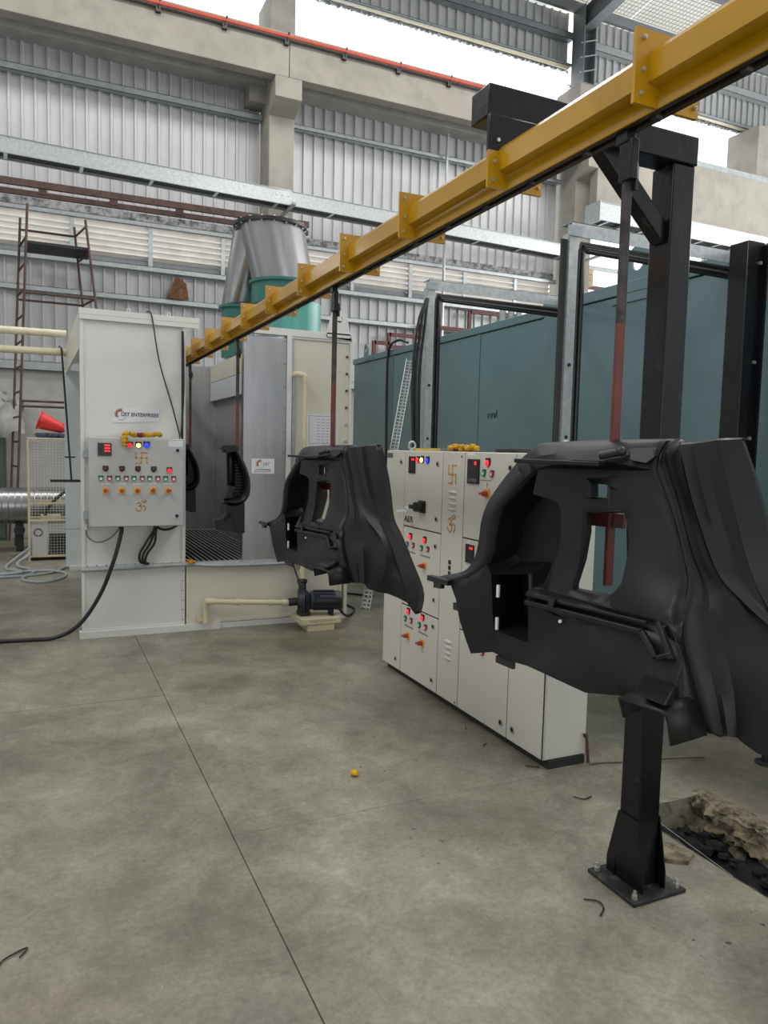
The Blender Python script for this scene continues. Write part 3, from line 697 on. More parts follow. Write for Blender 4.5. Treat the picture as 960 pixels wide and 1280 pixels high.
MB().add([(.538, YF-.004, 1.775), (.905, YF-.004, 1.80), (.905, YF-.004, 1.912), (.538, YF-.004, 1.89), (.538, YF, 1.775), (.905, YF, 1.80), (.905, YF, 1.912), (.538, YF, 1.89)], [(0, 1, 2, 3), (7, 6, 5, 4), (0, 4, 5, 1), (1, 5, 6, 2), (2, 6, 7, 3), (3, 7, 4, 0)]).build('sign_board', 'sign', sg)
T = TF(YF-.004)
logo(sg, T, .60, 1.845, .042); text('lettering', 'UST ENTERPRISES', .041, T, 'ink', sg, .748, 1.846, .001, sx=.93, shear=.15, bold=.0008)
sg = thing('small_sign', (1.80, YF, 1.44), 'small white company plate on the stainless booth panel', 'sign')
MB().box(1.693, 1.90, YF-.016, YF-.0105, 1.371, 1.504).build('sign_board', 'sign', sg)
T = TF(YF-.016)
logo(sg, T, 1.772, 1.455, .034); text('lettering', 'UST', .034, T, 'ink', sg, 1.825, 1.455, .001, shear=.15)
text('lettering', 'UST ENTERPRISES', .0185, T, 'ink', sg, 1.796, 1.405, .001)
for k in range(6): MB(T).box(1.715+.026*k, 1.735+.026*k, 1.384, 1.390, .0, .001).build('small_print', 'inkg', sg)
pp = thing('notice_sheet', (2.35, YF, 1.78), 'white printed drawing sheet taped to the right booth panel', 'paper')
MB().box(2.205, 2.51, YF-.004, YF-.001, 1.60, 1.92).build('sheet', 'paper', pp)
T = TF(YF-.004)
for k in range(9):
    for j in range(4): MB(T).box(2.30+.045*j, 2.33+.045*j, 1.66+.026*k, 1.664+.026*k, 0, .0006).build('print_mark', 'inkg', pp)
for z in (1.65, 1.90): MB(T).box(2.225, 2.49, z, z+.003, 0, .0006).build('print_line', 'inkg', pp)
MB(T).box(2.225, 2.228, 1.65, 1.90, 0, .0006).box(2.487, 2.49, 1.65, 1.90, 0, .0006).build('print_line', 'inkg', pp)

# pipes and pump at the booth foot
dp = thing('discharge_pipe', (2.13, 6.46, .4), 'tall cream plastic pipe with an elbow running down the booth to the pump', 'pipe')
MB().tube([(2.15, 6.44, 2.21), (2.15, 6.44, .395)], .021, 12).build('riser', 'pvc', dp)
MB().tube(spline([(2.07, 6.53, 2.26), (2.10, 6.46, 2.262), (2.14, 6.44, 2.245), (2.15, 6.44, 2.20)]), .027, 12).build('elbow', 'pvc', dp)
MB().tube([(2.15, 6.44, .50), (2.15, 6.44, .40)], .029, 12).build('coupling', 'pvc', dp)
sp = thing('suction_pipe', (1.28, 6.48, 0), 'cream plastic pipe along the booth foot feeding the pump', 'pipe')
MB().tube([(1.285, 6.48, .235), (1.285, 6.48, .065)], .024, 12).build('drop', 'pvc', sp)
MB().tube(spline([(1.285, 6.48, .20), (1.29, 6.475, .25), (1.31, 6.46, .258), (1.36, 6.45, .257)]), .030, 12).build('elbow', 'pvc', sp)
MB().tube([(1.31, 6.46, .257), (2.0, 6.36, .225)], .023, 12).build('run', 'pvc', sp)
for x in (1.30, 1.55, 1.84, 1.96): q = (x-1.31)/.69; MB().tube([(x-.02, 6.46-.1*q, .257-.032*q), (x+.02, 6.457-.1*q, .256-.032*q)], .030, 12).build('coupling', 'pvc', sp)
MB().cyl((1.24, 6.50, .10), (1.24, 6.54, .10), .028, n=12).build('drain_cap', 'pvc', sp)
pu = thing('water_pump', (2.25, 6.3, 0), 'dark blue electric water pump with a ribbed motor at the booth foot', 'pump')
MB().cyl((2.075, 6.34, .235), (2.14, 6.32, .235), .105, .115, 24).cyl((2.14, 6.32, .235), (2.185, 6.31, .235), .115, .075, 24).build('volute', 'navy', pu, bevel=.006)
MB().cyl((2.0, 6.36, .228), (2.08, 6.34, .235), .036, n=14).build('inlet', 'bl', pu)
MB().cyl((2.14, 6.40, .30), (2.15, 6.44, .40), .036, .036, 14).cyl((2.147, 6.43, .385), (2.15, 6.44, .41), .048, n=14).build('outlet', 'bl', pu)
MB().cyl((2.19, 6.31, .245), (2.43, 6.24, .245), .082, n=28).build('motor', 'navy', pu)
for k in range(14):
    a = 2*math.pi*k/14; o = Vector((0, 0, .245)); d = Vector((.24, -.07, 0)).normalized(); e = Vector((.07, .24, 0)).normalized()
    q = e*math.cos(a)*.086+Vector((0, 0, 1))*math.sin(a)*.086
    MB().bar(Vector((2.21, 6.304, .245))+q, Vector((2.39, 6.252, .245))+q, .006, .012, q).build('cooling_fin', 'navy', pu)
MB().cyl((2.40, 6.249, .245), (2.455, 6.233, .245), .088, .080, 28).build('fan_cover', 'bl', pu)
MB().box(2.20, 2.25, 6.22, 6.29, .20, .30).build('terminal_box', 'bl', pu)
MB().box(2.08, 2.17, 6.26, 6.38, .115, .15).box(2.35, 2.37, 6.2, 6.3, .11, .18).build('foot', 'navy', pu)
pb = thing('pump_plinth', (2.24, 6.3, 0), 'cream stepped steel plinth carrying the water pump', 'plinth')
MB().box(2.05, 2.42, 6.14, 6.46, .06, .112).build('top_tray', 'pvc', pb, bevel=.003); MB().box(2.11, 2.36, 6.15, 6.44, 0, .06).build('base', 'pvc', pb)
T = TF(6.14)
rr = random.Random(3); x = 2.13
for k in range(11):
    MB(T).tube([(x, .082, .001), (x+.006, .098, .001), (x+.010, .084, .001)], .0015, 4).build('pen_stroke', 'inkg', pb); x += .021 if k != 3 else .034
one(MB().tube(spline([(2.0, 6.49, .575), (2.06, 6.45, .55), (2.09, 6.42, .46), (2.12, 6.36, .36)]), .008, 6), 'pump_cable', 'cable', 'black cable dropping from the ledge to the pump', 'cable')
one(MB().tube(spline([(2.44, 6.30, .17), (2.62, 6.5, .03), (2.85, 6.9, .012), (2.75, 7.4, .012), (2.95, 7.7, .012), (3.3, 7.4, .012)]), .011, 6), 'floor_cable', 'cable', 'black cable looped on the floor right of the pump', 'cable')

# ------------------------------------------------------------------ control box on the booth
cbx = thing('control_box', (.7, 6.42, .93), 'grey wall control box with rows of buttons on the booth panel', 'control box')
MB().box(.343, 1.075, 6.32, 6.52, .94, 1.655).build('enclosure', 'boxgrey', cbx, bevel=.004)
dr = MB().box(.345, 1.066, 6.30, 6.322, .943, 1.652).build('door', 'boxgrey', cbx, bevel=.006)
for z in (1.52, 1.02): MB().box(.305, .35, 6.47, 6.53, z-.03, z+.03).build('mount_bracket', 'galvd', cbx)
MB().cyl((.325, 6.5, .945), (.325, 6.5, .90), .016, n=10).build('cable_gland', 'boxgrey', cbx)
T = TF(6.30)
def bx(T, a0, a1, b0, b1, c0, c1): return MB(T).box(a0, a1, b0, b1, c0, c1)
def meter(T, par, a, b, w_, h, rows=3):
    bx(T, a-w_/2, a+w_/2, b-h/2, b+h/2, 0, .008).build('meter', 'bl', par)
    for k in range(rows):
        for j in range(4): bx(T, a-.0*w_+j*w_*.105, a-.0*w_+j*w_*.105+w_*.075, b+h*.30-k*h*.22-.004*h/.1, b+h*.30-k*h*.22+h*.08, .0082, .009).build('meter_digit', 'lr', par)
def lamp(T, par, a, b, mt, s=1., hood=True):
    if hood: bx(T, a-.019*s, a+.019*s, b-.004*s, b+.024*s, 0, .006).build('lamp_plate', 'bl', par)
    MB(T).cyl((a, b, 0), (a, b, .008), .0165*s, n=16).build('lamp_ring', 'bl', par)
    MB(T).ball((a, b, .009), .0145*s, 14, 6, (1, 1, .7)).build('indicator_lamp', mt, par, ang=60)
def push(T, par, a, b, mt, s=1.):
    bx(T, a-.017*s, a+.017*s, b-.003*s, b+.022*s, 0, .004).build('button_plate', 'bl', par)
    MB(T).cyl((a, b, 0), (a, b, .012), .0165*s, n=16).build('push_button', mt, par)
    MB(T).cyl((a, b, .012), (a, b, .0135), .009*s, n=12).build('button_mark', 'pw', par)
def selector(T, par, a, b, s=1., tilt=0.):
    bx(T, a-.026*s, a+.026*s, b-.026*s, b+.026*s, 0, .006).build('switch_plate', 'swy', par)
    MB(T).cyl((a, b, .006), (a, b, .034), .017*s, .014*s, 16).build('switch_hub', 'swr', par)
    c, d = math.cos(tilt), math.sin(tilt)
    MB(T).bar((a-.019*s*c, b-.019*s*d, .038), (a+.019*s*c, b+.019*s*d, .038), .012*s, .016, (0, 0, 1)).build('switch_knob', 'swr', par)
def lock(T, par, a, b, s=1.):
    MB(T).cyl((a, b, 0), (a, b, .006), .018*s, n=16).build('door_lock', 'chrome', par)
    MB(T).cyl((a, b, .006), (a, b, .007), .012*s, n=12).box(a-.003*s, a+.003*s, b-.008*s, b+.008*s, .007, .010).build('lock_core', 'bl', par)
def script_label(T, par, a, b, w_, n=6, h=.008, mt='inkg'):
    for k in range(n): q = a-w_/2+w_*k/n; bx(T, q, q+w_/n*.72, b-h/2, b+h/2, 0, .0006).build('label_mark', mt, par)
def strokes(T, par, name, lines, r, mt='tur'):
    mb = MB()
    for L_ in lines:
        for p, q in zip(L_[:-1], L_[1:]):
            mb2 = MB(T); mb2.bar((p[0], p[1], .0012), (q[0], q[1], .0012), r*2, .0018, (0, 0, 1)); n = len(mb.v); mb.v += mb2.v; mb.f += [tuple(i+n for i in f) for f in mb2.f]
        for p in L_:
            mb2 = MB(T); mb2.cyl((p[0], p[1], .0004), (p[0], p[1], .0021), r, n=8); n = len(mb.v); mb.v += mb2.v; mb.f += [tuple(i+n for i in f) for f in mb2.f]
    mb.build(name, mt, par, fix=False)
def swastik(T, par, a, b, s, r, k=1.):
    strokes(T, par, 'painted_sacred_mark', [[(a-s*k, b+s), (a-s*k, b), (a+s*k, b), (a+s*k, b-s)], [(a+s*k, b+s), (a, b+s), (a, b-s), (a-s*k, b-s)]], r)
def om(T, par, a, b, s, r, k=1.):
    def P(L_): return [(a+x*s*k, b+z*s) for x, z in L_]
    strokes(T, par, 'painted_sacred_mark', [P([(-.75, .55), (-.35, .75), (0, .5), (-.1, .15), (-.4, .02), (.05, -.1), (.15, -.55), (-.2, -.9), (-.7, -.8), (-.95, -.4)]), P([(.05, -.1), (.5, .15), (.85, -.1), (.8, -.55), (.6, -.85)]), P([(.1, .95), (.4, .7), (.8, .85), (.95, 1.1)]), P([(.5, 1.15), (.52, 1.17)])], r)
meter(T, dr, .455, 1.558, .102, .102)
lamp(T, dr, .644, 1.595, 'lr', 1.25); lamp(T, dr, .710, 1.595, 'ly', 1.25); lamp(T, dr, .773, 1.597, 'lb', 1.35)
swastik(T, dr, .733, 1.496, .043, .0055)
for x, mt in ((.461, 'ld'), (.584, 'ld'), (.705, 'ld'), (.828, 'ld'), (.951, 'lr')): lamp(T, dr, x, 1.402 if mt == 'ld' else 1.396, mt, 1.15)
for x in (.426, .552, .675, .796, .921): push(T, dr, x, 1.326, 'pg', 1.15); push(T, dr, x+.064, 1.326, 'pr', 1.15)
for k, x in enumerate((.463, .584, .703, .824, .945)):
    script_label(T, dr, x, 1.288, .066, 5, .011, 'pw'); selector(T, dr, x-.002, 1.233, 1.0, [0, 0, 0, 1.57, 0][k])
om(T, dr, .728, 1.105, .042, .0045)
bx(T, .945, 1.058, 1.592, 1.640, 0, .0008).build('rating_label', 'sign', dr); 
for z in (1.602, 1.613, 1.625): script_label(T, dr, 1.0, z, .10, 7, .004, 'inkr')
lock(T, dr, 1.016, 1.561, 1.3); lock(T, dr, 1.011, 1.024, 1.3)
def blossom(mb, c, r):
    c = Vector(c); mb.ball(c, r, 9, 6, (1, 1, .8), .12)
    for k in range(10):
        q = k*.628+random.random()*.3; mb.ball(c+Vector((math.cos(q)*r*.72, math.sin(q)*r*.6, random.uniform(-.3, .4)*r)), r*.42, 5, 4, (1, 1, .8), .25)
def garland(name, pts, loc, label, group, rs=(.020, .024), rose=None):
    t = thing(name, loc, label, 'garland', group)
    for i, p in enumerate(pts):
        mb = MB(); blossom(mb, p, random.uniform(*rs)); mb.build('blossom', 'rose' if rose and i in rose else ('mgy' if random.random() < .8 else 'mgo'), t, ang=80)
    return t
gp = [(.603, 6.275, 1.600), (.60, 6.272, 1.625), (.602, 6.275, 1.652), (.61, 6.31, 1.68), (.632, 6.33, 1.692), (.665, 6.36, 1.684), (.69, 6.37, 1.68), (.715, 6.37, 1.68), (.735, 6.365, 1.678), (.757, 6.365, 1.682), (.78, 6.365, 1.682), (.805, 6.36, 1.683), (.83, 6.355, 1.684), (.855, 6.34, 1.692), (.872, 6.32, 1.69), (.88, 6.34, 1.684)]
garland('marigold_garland', gp, (.74, 6.34, 1.655), 'yellow marigold garland draped over the booth control box', 'marigold garlands', (.021, .026), rose=(7, 8))
garland('marigold_garland', [(1.14, 6.49, .618), (1.165, 6.495, .612), (1.188, 6.49, .607), (1.155, 6.47, .605), (1.175, 6.47, .612)], (1.16, 6.49, .6), 'small bunch of orange marigolds on the booth ledge', 'marigold garlands', (.014, .018))
# cables hanging from the control box
one(MB().tube(spline([(.585, 6.38, .95), (.58, 6.36, .88), (.52, 6.34, .66), (.42, 6.40, .38), (.27, 6.46, .14), (.10, 6.52, .03), (-.12, 6.55, .018), (-.5, 6.6, .018), (-1.3, 6.7, .018)], 10), .0165, 10), 'power_cable', 'cable', 'thick black power cable running from the control box to the floor at left', 'cable')
for i, (dx, ln) in enumerate(((0, .10), (.03, .07), (.06, .055))):
    one(MB().tube(spline([(.845+.02*i, 6.40, .95), (.84+.01*i, 6.40, .90), (.78+.035*i, 6.42, .79), (.735+.03*i, 6.44, .70), (.74+.02*i, 6.46, .63), (.79+.01*i, 6.49, .605)]), .010, 8), 'control_cable', 'cable', ('left outer', 'middle', 'right inner')[i]+' of three black cables bunched under the control box', 'cable', 'cables under the control box')
one(MB().tube(spline([(.85, 6.42, .94), (.90, 6.42, .905), (.96, 6.42, .90), (1.02, 6.42, .925), (1.05, 6.42, .945)]), .010, 8), 'control_cable', 'cable', 'black cable looping up under the right corner of the control box', 'cable')
one(MB().tube(spline([(.325, 6.5, .90), (.34, 6.5, .84), (.41, 6.48, .80), (.50, 6.46, .83), (.56, 6.42, .90), (.575, 6.38, .945)]), .005, 6), 'earth_wire', 'inkg', 'thin grey wire sagging below the control box', 'wire')

# ------------------------------------------------------------------ control cabinet row
ct = thing('control_cabinet', (2.43, 4.0, 0), 'long light grey electrical control cabinet with many doors and red lamps', 'cabinet')
XF = 2.298
MB().box(2.31, 2.575, 3.02, 4.98, .04, 1.605).build('enclosure', 'cab', ct, bevel=.004)
MB().box(2.33, 2.56, 3.0, 4.95, 0, .042).build('plinth', 'plinth', ct)
MB().box(2.312, 2.573, 3.012, 3.02, .045, 1.60).build('end_panel', 'cab', ct, bevel=.003)
CY = 4.0
MB().box(2.304, 2.3095, 3.024, 4.978, .046, 1.601).build('door_gasket', 'gap', ct)
T = lambda a, b, c: (XF-c, CY-a, b)
def A(y): return CY-y
def door(y0, y1, z0, z1):   # y0 far, y1 near
    return MB().box(XF, 2.304, y1+.0035, y0-.0035, z0+.001, z1-.001).build('door', 'cab', ct, bevel=.003)
d1 = door(4.98, 4.68, .045, 1.603)
lock(T, d1, A(4.733), 1.524, .9); lock(T, d1, A(4.748), .116, .9)
bx(T, A(4.97), A(4.88), 1.55, 1.585, 0, .001).build('nameplate', 'inkg', d1)
d2 = door(4.68, 4.14, 1.086, 1.603)
meter(T, d2, A(4.563), 1.509, .092, .115, 1)
lamp(T, d2, A(4.475), 1.543, 'lr', 1.05); lamp(T, d2, A(4.415), 1.544, 'ly', 1.15); lamp(T, d2, A(4.340), 1.541, 'lb', 1.15)
lock(T, d2, A(4.202), 1.524, .95); lock(T, d2, A(4.201), 1.171, .95)
bx(T, A(4.44), A(4.355), 1.195, 1.275, 0, .012).build('handle_plate', 'bl', d2)
MB(T).cyl((A(4.40), 1.235, .012), (A(4.40), 1.235, .06), .035, .032, 16).build('rotary_hub', 'bl', d2)
MB(T).bar((A(4.445), 1.235, .068), (A(4.365), 1.235, .068), .026, .024, (0, 0, 1)).build('rotary_handle', 'bl', d2)
MB(T).tube([(A(4.47)+.018*math.cos(q*.4), 1.21+.018*math.sin(q*.4), .085) for q in range(17)], .006, 6).bar((A(4.49), 1.205, .085), (A(4.60), 1.192, .09), .014, .005).build('key', 'keyw', d2)
MB(T).tube([(A(4.49), 1.19, .07), (A(4.52), 1.12, .02), (A(4.545), 1.09, .004)], .0025, 5).build('key_string', 'keyw', d2)
text("lettering", "ABB", .062, T, 'plinth', d2, A(4.60), 1.133, .0012, sx=1.15, ext=.001, bold=.0008)
def starter_door(z0, z1, lz):
    d = door(4.68, 4.14, z0, z1)
    for y in (4.560, 4.348):
        lamp(T, d, A(y), lz, 'lr', 1.1); push(T, d, A(y+.045), lz-.06, 'pg', 1.0); push(T, d, A(y-.045), lz-.056, 'pr', 1.0)
        script_label(T, d, A(y)+.01, lz-.105, .14, 7, .012); selector(T, d, A(y)+.003, lz-.168, .95)
    return d
d3 = starter_door(.536, 1.080, 1.016); lock(T, d3, A(4.201), .995, .95); lock(T, d3, A(4.201), .646, .95)
bx(T, A(4.665), A(4.64), 1.045, 1.062, 0, .001).build('white_tag', 'pw', d3)
d4 = starter_door(.045, .530, .496); lock(T, d4, A(4.202), .473, .95); lock(T, d4, A(4.202), .118, .95)
d5 = door(4.14, 3.872, .045, 1.603)
for z0, sx_ in ((1.235, 0), (.30, 0)):
    for k in range(4):
        MB(T).ball((A(4.005), z0+.015+.035*k, 0), .05, 12, 6, (1, .22, .28)).build('vent_louvre', 'cab', d5)
swastik(T, d5, A(4.015), 1.465, .055, .006, .8); om(T, d5, A(4.008), 1.155, .052, .005)
for z in (.92, .885, .85): bx(T, A(4.03), A(4.0), z-.013, z+.013, 0, .002).build('vent_slot', 'bl', d5)
MB(T).cyl((A(3.905), 1.575, 0), (A(3.905), 1.575, .003), .006, n=8).cyl((A(3.90), .065, 0), (A(3.90), .065, .003), .006, n=8).build('screw', 'bl', d5)
d6 = door(3.872, 3.340, 1.094, 1.603)
bx(T, A(3.825), A(3.70), 1.42, 1.563, 0, .010).build('recorder', 'bl', d6); bx(T, A(3.81), A(3.715), 1.462, 1.552, .010, .0105).build('recorder_screen', 'gap', d6)
bx(T, A(3.745), A(3.725), 1.53, 1.55, .0105, .011).build('recorder_digit', 'lr', d6)
for k in range(4): bx(T, A(3.81)+.024*k, A(3.81)+.024*k+.018, 1.432, 1.452, .010, .012).build('recorder_key', 'inkg', d6)
lamp(T, d6, A(3.611), 1.544, 'lr', 1.2); push(T, d6, A(3.651), 1.484, 'pg', 1.05); push(T, d6, A(3.566), 1.482, 'pr', 1.05)
script_label(T, d6, A(3.63), 1.445, .11, 6, .006); bx(T, A(3.62), A(3.612), 1.405, 1.435, 0, .0006).build('label_mark', 'inkg', d6)
selector(T, d6, A(3.612), 1.371, 1.0); lock(T, d6, A(3.387), 1.523, 1.0); lock(T, d6, A(3.387), 1.17, 1.0)
bx(T, A(3.85), A(3.76), 1.583, 1.596, 0, .001).build('white_tag', 'pw', d6)
d7 = door(3.872, 3.340, .536, 1.088)
meter(T, d7, A(3.775), 1.005, .09, .11, 1); bx(T, A(3.80), A(3.785), 1.068, 1.080, 0, .001).build('white_tag', 'pw', d7)
lamp(T, d7, A(3.56), 1.02, 'lr', 1.1); lock(T, d7, A(3.39), .995, 1.0); lock(T, d7, A(3.39), .646, 1.0)
d8 = door(3.872, 3.340, .045, .530)
lamp(T, d8, A(3.62), .492, 'lr', 1.1); push(T, d8, A(3.60), .455, 'pr', 1.0); lock(T, d8, A(3.391), .116, 1.05)
d9 = door(3.340, 3.022, .045, 1.603)
lock(T, d9, A(3.278), .115, 1.1); lock(T, d9, A(3.28), 1.45, 1.1)
for y in (4.82, 3.08):
    MB().tube([(2.42+.026*math.cos(q*.4), y, 1.643+.026*math.sin(q*.4)) for q in range(17)], .008, 8).build('lifting_eye', 'galv', ct)
    MB().cyl((2.42, y, 1.603), (2.42, y, 1.62), .018, n=10).build('eye_base', 'galv', ct)
one(MB().box(2.34, 2.38, 4.33, 4.62, 1.606, 1.622), 'yellow_strap', 'yb', 'yellow strap lying on the cabinet top near the blue lamp', 'strap')
one(MB().box(2.46, 2.56, 4.15, 4.75, 1.606, 1.626), 'cable_gland_plate', 'steel', 'flat dark gland plate on the far end of the cabinet top', 'plate')
one(MB().tube(spline([(2.46, 3.78, 1.617), (2.48, 3.6, 1.62), (2.45, 3.4, 1.618), (2.48, 3.2, 1.617)]), .012, 8), 'loose_cable', 'cable', 'dark cable lying on the near end of the cabinet top', 'cable')
gp = [(2.345+.02*math.sin(k*2.1), 4.13-.022*k, 1.628+.009*math.sin(k*1.7)) for k in range(14)]
garland('marigold_garland', gp, (2.345, 4.0, 1.605), 'yellow marigold garland heaped on the grey cabinet top', 'marigold garlands', (.018, .023), rose=(3,))
mb = MB(); blossom(mb, (1.384, 3.293, .016), .020)
one(mb, 'marigold_flower', 'mgy', 'single yellow marigold lying on the bare floor', 'flower', ang=80)
rp = MB(); rp.tube(spline([(2.55, 2.995, .15), (2.555, 2.985, .14), (2.56, 2.98, .08), (2.565, 2.975, .01)]), .008, 8); rp.cyl((2.545, 2.99, .152), (2.56, 2.99, .152), .011, n=10)
one(rp, 'rusty_bracket', 'brown', 'small rusty pipe stub at the near foot of the cabinet', 'pipe')
wire = [(2.56, 2.96, .008), (2.66, 2.95, .006), (2.8, 2.9, .008), (2.98, 2.86, .012), (3.2, 2.80, .010)]
one(MB().tube(spline(wire), .0035, 6), 'earth_rod', 'brown', 'rusty wire trailing from the cabinet foot to the trench edge', 'wire')

# ------------------------------------------------------------------ teal oven
ov = thing('oven', (5.2, 6.8, 0), 'large teal paint curing oven with bolted panels behind the cabinet row', 'oven')
OY = [9.84, 8.57, 7.72, 6.53, 5.45]
for k in range(4):
    a, b = OY[k], OY[k+1]
    MB().box(4.0, 4.06, b+.004, a-.004, 0, 2.78).build('panel', 'teal', ov, bevel=.006)
for a, b in ((5.45, 4.20), (4.20, 2.95), (2.95, 1.7), (1.7, .4)):
    MB().box(3.98, 4.06, b+.004, a-.004, 0, 2.80).build('panel', 'teal', ov, bevel=.006)
for k in range(1, 5): y = OY[k]; MB().box(3.992, 4.0, y-.025, y+.025, 0, 2.78).build('joint_strip', 'teal', ov, bevel=.002)
MB().box(3.985, 4.08, 5.45, 9.86, 2.785, 2.86).build('top_edge', 'teal', ov, bevel=.006)
MB().box(3.965, 4.08, .4, 5.45, 2.805, 2.895).build('top_edge', 'teal', ov, bevel=.006)
MB().box(4.06, 6.6, .4, 9.84, 0, 2.84).build('body', 'teal', ov)
MB().prism([(3.99, 5.46, 2.86), (3.975, 5.10, 2.89), (3.975, 5.02, 2.62)], (-.008, 0, 0)).build('corner_gusset', 'teal', ov)
def oven_lug(y, z, s):
    out = [(3.99, y-.14*s, z), (3.99, y+.14*s, z), (3.99, y+.12*s, z+.06*s)]+[(3.99, y+.10*s*math.cos(R(a)), z+.24*s+.10*s*math.sin(R(a))) for a in range(0, 181, 20)]+[(3.99, y-.12*s, z+.06*s)]
    hl = [(3.99, y+.055*s*math.cos(R(a)), z+.235*s+.06*s*math.sin(R(a))) for a in range(0, 360, 24)]
    plate_hole(MB(), out, hl, (-.02, 0, 0)).build('lifting_lug', 'teal', ov)
oven_lug(4.33, 2.76, 1.12); oven_lug(9.36, 2.80, .62)
MB().box(3.965, 3.985, 4.14, 4.58, 2.74, 2.775).build('lug_weld_plate', 'teal', ov)
rr = random.Random(5)
for k in range(4):
    y = 6.33-.055*k; MB().tube([(3.997, y, 1.99), (3.997, y-.02, 1.94), (3.997, y-.035, 1.985)] if k < 3 else [(3.997, y, 2.02), (3.997, y, 1.94)], .004, 5).build('marker_scribble', 'gap', ov)
one(MB().tube(spline([(4.03, 8.2, 2.90), (3.96, 8.35, 2.94), (3.965, 8.62, 2.84), (3.97, 8.66, 2.3), (3.97, 8.64, 1.5), (3.97, 8.66, .02)]), .016, 6), 'hanging_cable', 'cable', 'black cable hanging down the face of the teal oven', 'cable')
for i in range(3):
    one(MB().cyl((5.55+.09*i, 8.5-.06*i, 2.845), (5.55+.09*i, 8.5-.06*i, 3.50), .045, n=16), 'flue_stub', 'galvd', ('leftmost', 'middle', 'rightmost')[i]+' of three short grey stub pipes on the oven roof', 'pipe', 'stub pipes on the oven roof')
# leaning perforated cable tray
pt = thing('perforated_tray', (3.0, 6.85, 0), 'pale perforated cable tray leaning against the teal oven', 'cable tray')
p0 = Vector((2.965, 6.85, 0)); p1 = Vector((3.960, 7.993, 2.669)); d = (p1-p0).normalized(); sv = Vector((.90, -.42, 0)); sv = (sv-d*sv.dot(d)).normalized()
for q in (-1, 1): MB().bar(p0+sv*.042*q, p1+sv*.042*q, .012, .03).build('side_flange', 'galv', pt)
for k in range(70):
    c = p0.lerp(p1, (k+.5)/70); MB().bar(c-sv*.04, c+sv*.04, .016, .004, d.cross(sv)).build('tray_bridge', 'galv', pt)
MB().bar(p0, p1, .012, .004, d.cross(sv)).build('centre_strip', 'galv', pt)

# ------------------------------------------------------------------ cable goalposts from cabinet to oven
def goalpost(y, ztop, x0, label):
    t = thing('cable_goalpost', (x0, y, 0), label, 'cable frame', 'cable frames bridging to the oven')
    MB().box(x0-.03, x0+.03, y-.045, y-.039, .0, ztop-.06).box(x0-.03, x0-.026, y-.04, y+.02, .0, ztop-.06).build('upright', 'galv', t)
    MB().box(x0-.02, 4.05, y-.05, y-.044, ztop-.075, ztop).box(x0-.02, 4.05, y-.05, y+.05, ztop-.003, ztop).build('cross_tray', 'galv', t)
    MB().box(x0-.05, x0+.05, y-.055, y-.05, ztop-.075, ztop-.02).build('corner_plate', 'galvd', t)
    for i in range(4):
        MB().tube([(x0+.045+.014*i, y-.03+.012*(i % 2), .6), (x0+.045+.014*i, y-.03+.012*(i % 2), ztop-.17+.01*i), (x0+.06+.015*i, y-.03, ztop-.105-.012*i), (4.1, y-.03+.01*(i % 2), ztop-.10-.018*i)], .013, 8).build('cable', 'cable', t)
    for z in (.8, 1.7, 2.1): MB().cyl((x0, y-.052, z), (x0, y-.044, z), .010, n=8).build('bolt', 'bl', t)
    return t
g1 = goalpost(5.10, 2.88, 2.665, 'galvanised cable post with looping black cables at the far cabinet end')
for i, dx in enumerate((.0, .03, .055)):
    MB().tube(spline([(2.64-dx*.2, 5.06, 2.74), (2.61-dx, 5.04, 2.55), (2.575-dx, 5.04, 2.2), (2.58-dx*.9, 5.04, 1.8), (2.60-dx*.6, 5.04, 1.2)]), .011, 8).build('loose_cable', 'cable', g1)
g2 = goalpost(3.46, 2.872, 2.675, 'galvanised cable post with bundled black cables near the black gantry')
for i in range(3): MB().tube([(2.62+.012*i, 3.45, .6), (2.615+.012*i, 3.44, 2.78)], .010, 8).build('cable', 'cable', g2)

# ------------------------------------------------------------------ black gantry stands
def stand(name, x, y, zt, label, s=.1, cant=True):
    t = thing(name, (x+s/2, y+s/2, 0), label, 'gantry')
    MB().box(x, x+s, y, y+s, .01, zt).build('column', 'gloss', t, bevel=.006)
    bp = MB().box(x+s/2-.125, x+s/2+.125, y+s/2-.125, y+s/2+.125, 0, .014).build('base_plate', 'bplate', t, bevel=.002)
    for a, b in ((-.1, -.1), (.1, -.1), (-.1, .1), (.1, .1)):
        MB().cyl((x+s/2+a, y+s/2+b, .014), (x+s/2+a, y+s/2+b, .03), .011, n=6).cyl((x+s/2+a, y+s/2+b, .03), (x+s/2+a, y+s/2+b, .045), .006, n=8).build('anchor_bolt', 'bolt', bp)
    # flared gussets on two faces
    MB().prism([(x-.006, y-.04, .014), (x-.006, y+s+.05, .014), (x-.006, y+s+.05, .07), (x-.006, y+s, .27), (x-.006, y, .27), (x-.006, y-.04, .07)], (.006, 0, 0)).build('gusset', 'gloss', t)
    MB().prism([(x+s, y-.04, .014), (x+s, y+s+.05, .014), (x+s, y+s+.05, .07), (x+s, y+s, .27), (x+s, y, .27), (x+s, y-.04, .07)], (.006, 0, 0)).build('gusset', 'gloss', t)
    MB().prism([(x-.01, y+s+.001, .014), (x+s+.02, y+s+.001, .014), (x+s, y+s+.001, .25), (x, y+s+.001, .25)], (0, .006, 0)).build('gusset', 'gloss', t)
    return t
gs = stand('gantry_stand', 1.972, 2.0, 2.605, 'glossy black gantry post with a cantilever arm carrying the yellow track')
MB().box(1.225, 2.075, 1.992, 2.095, 2.605, 2.70).build('cantilever', 'gloss', gs, bevel=.005)
MB().box(1.222, 1.405, 1.976, 1.996, 2.496, 2.606).build('hanger_block', 'gloss', gs, bevel=.004)
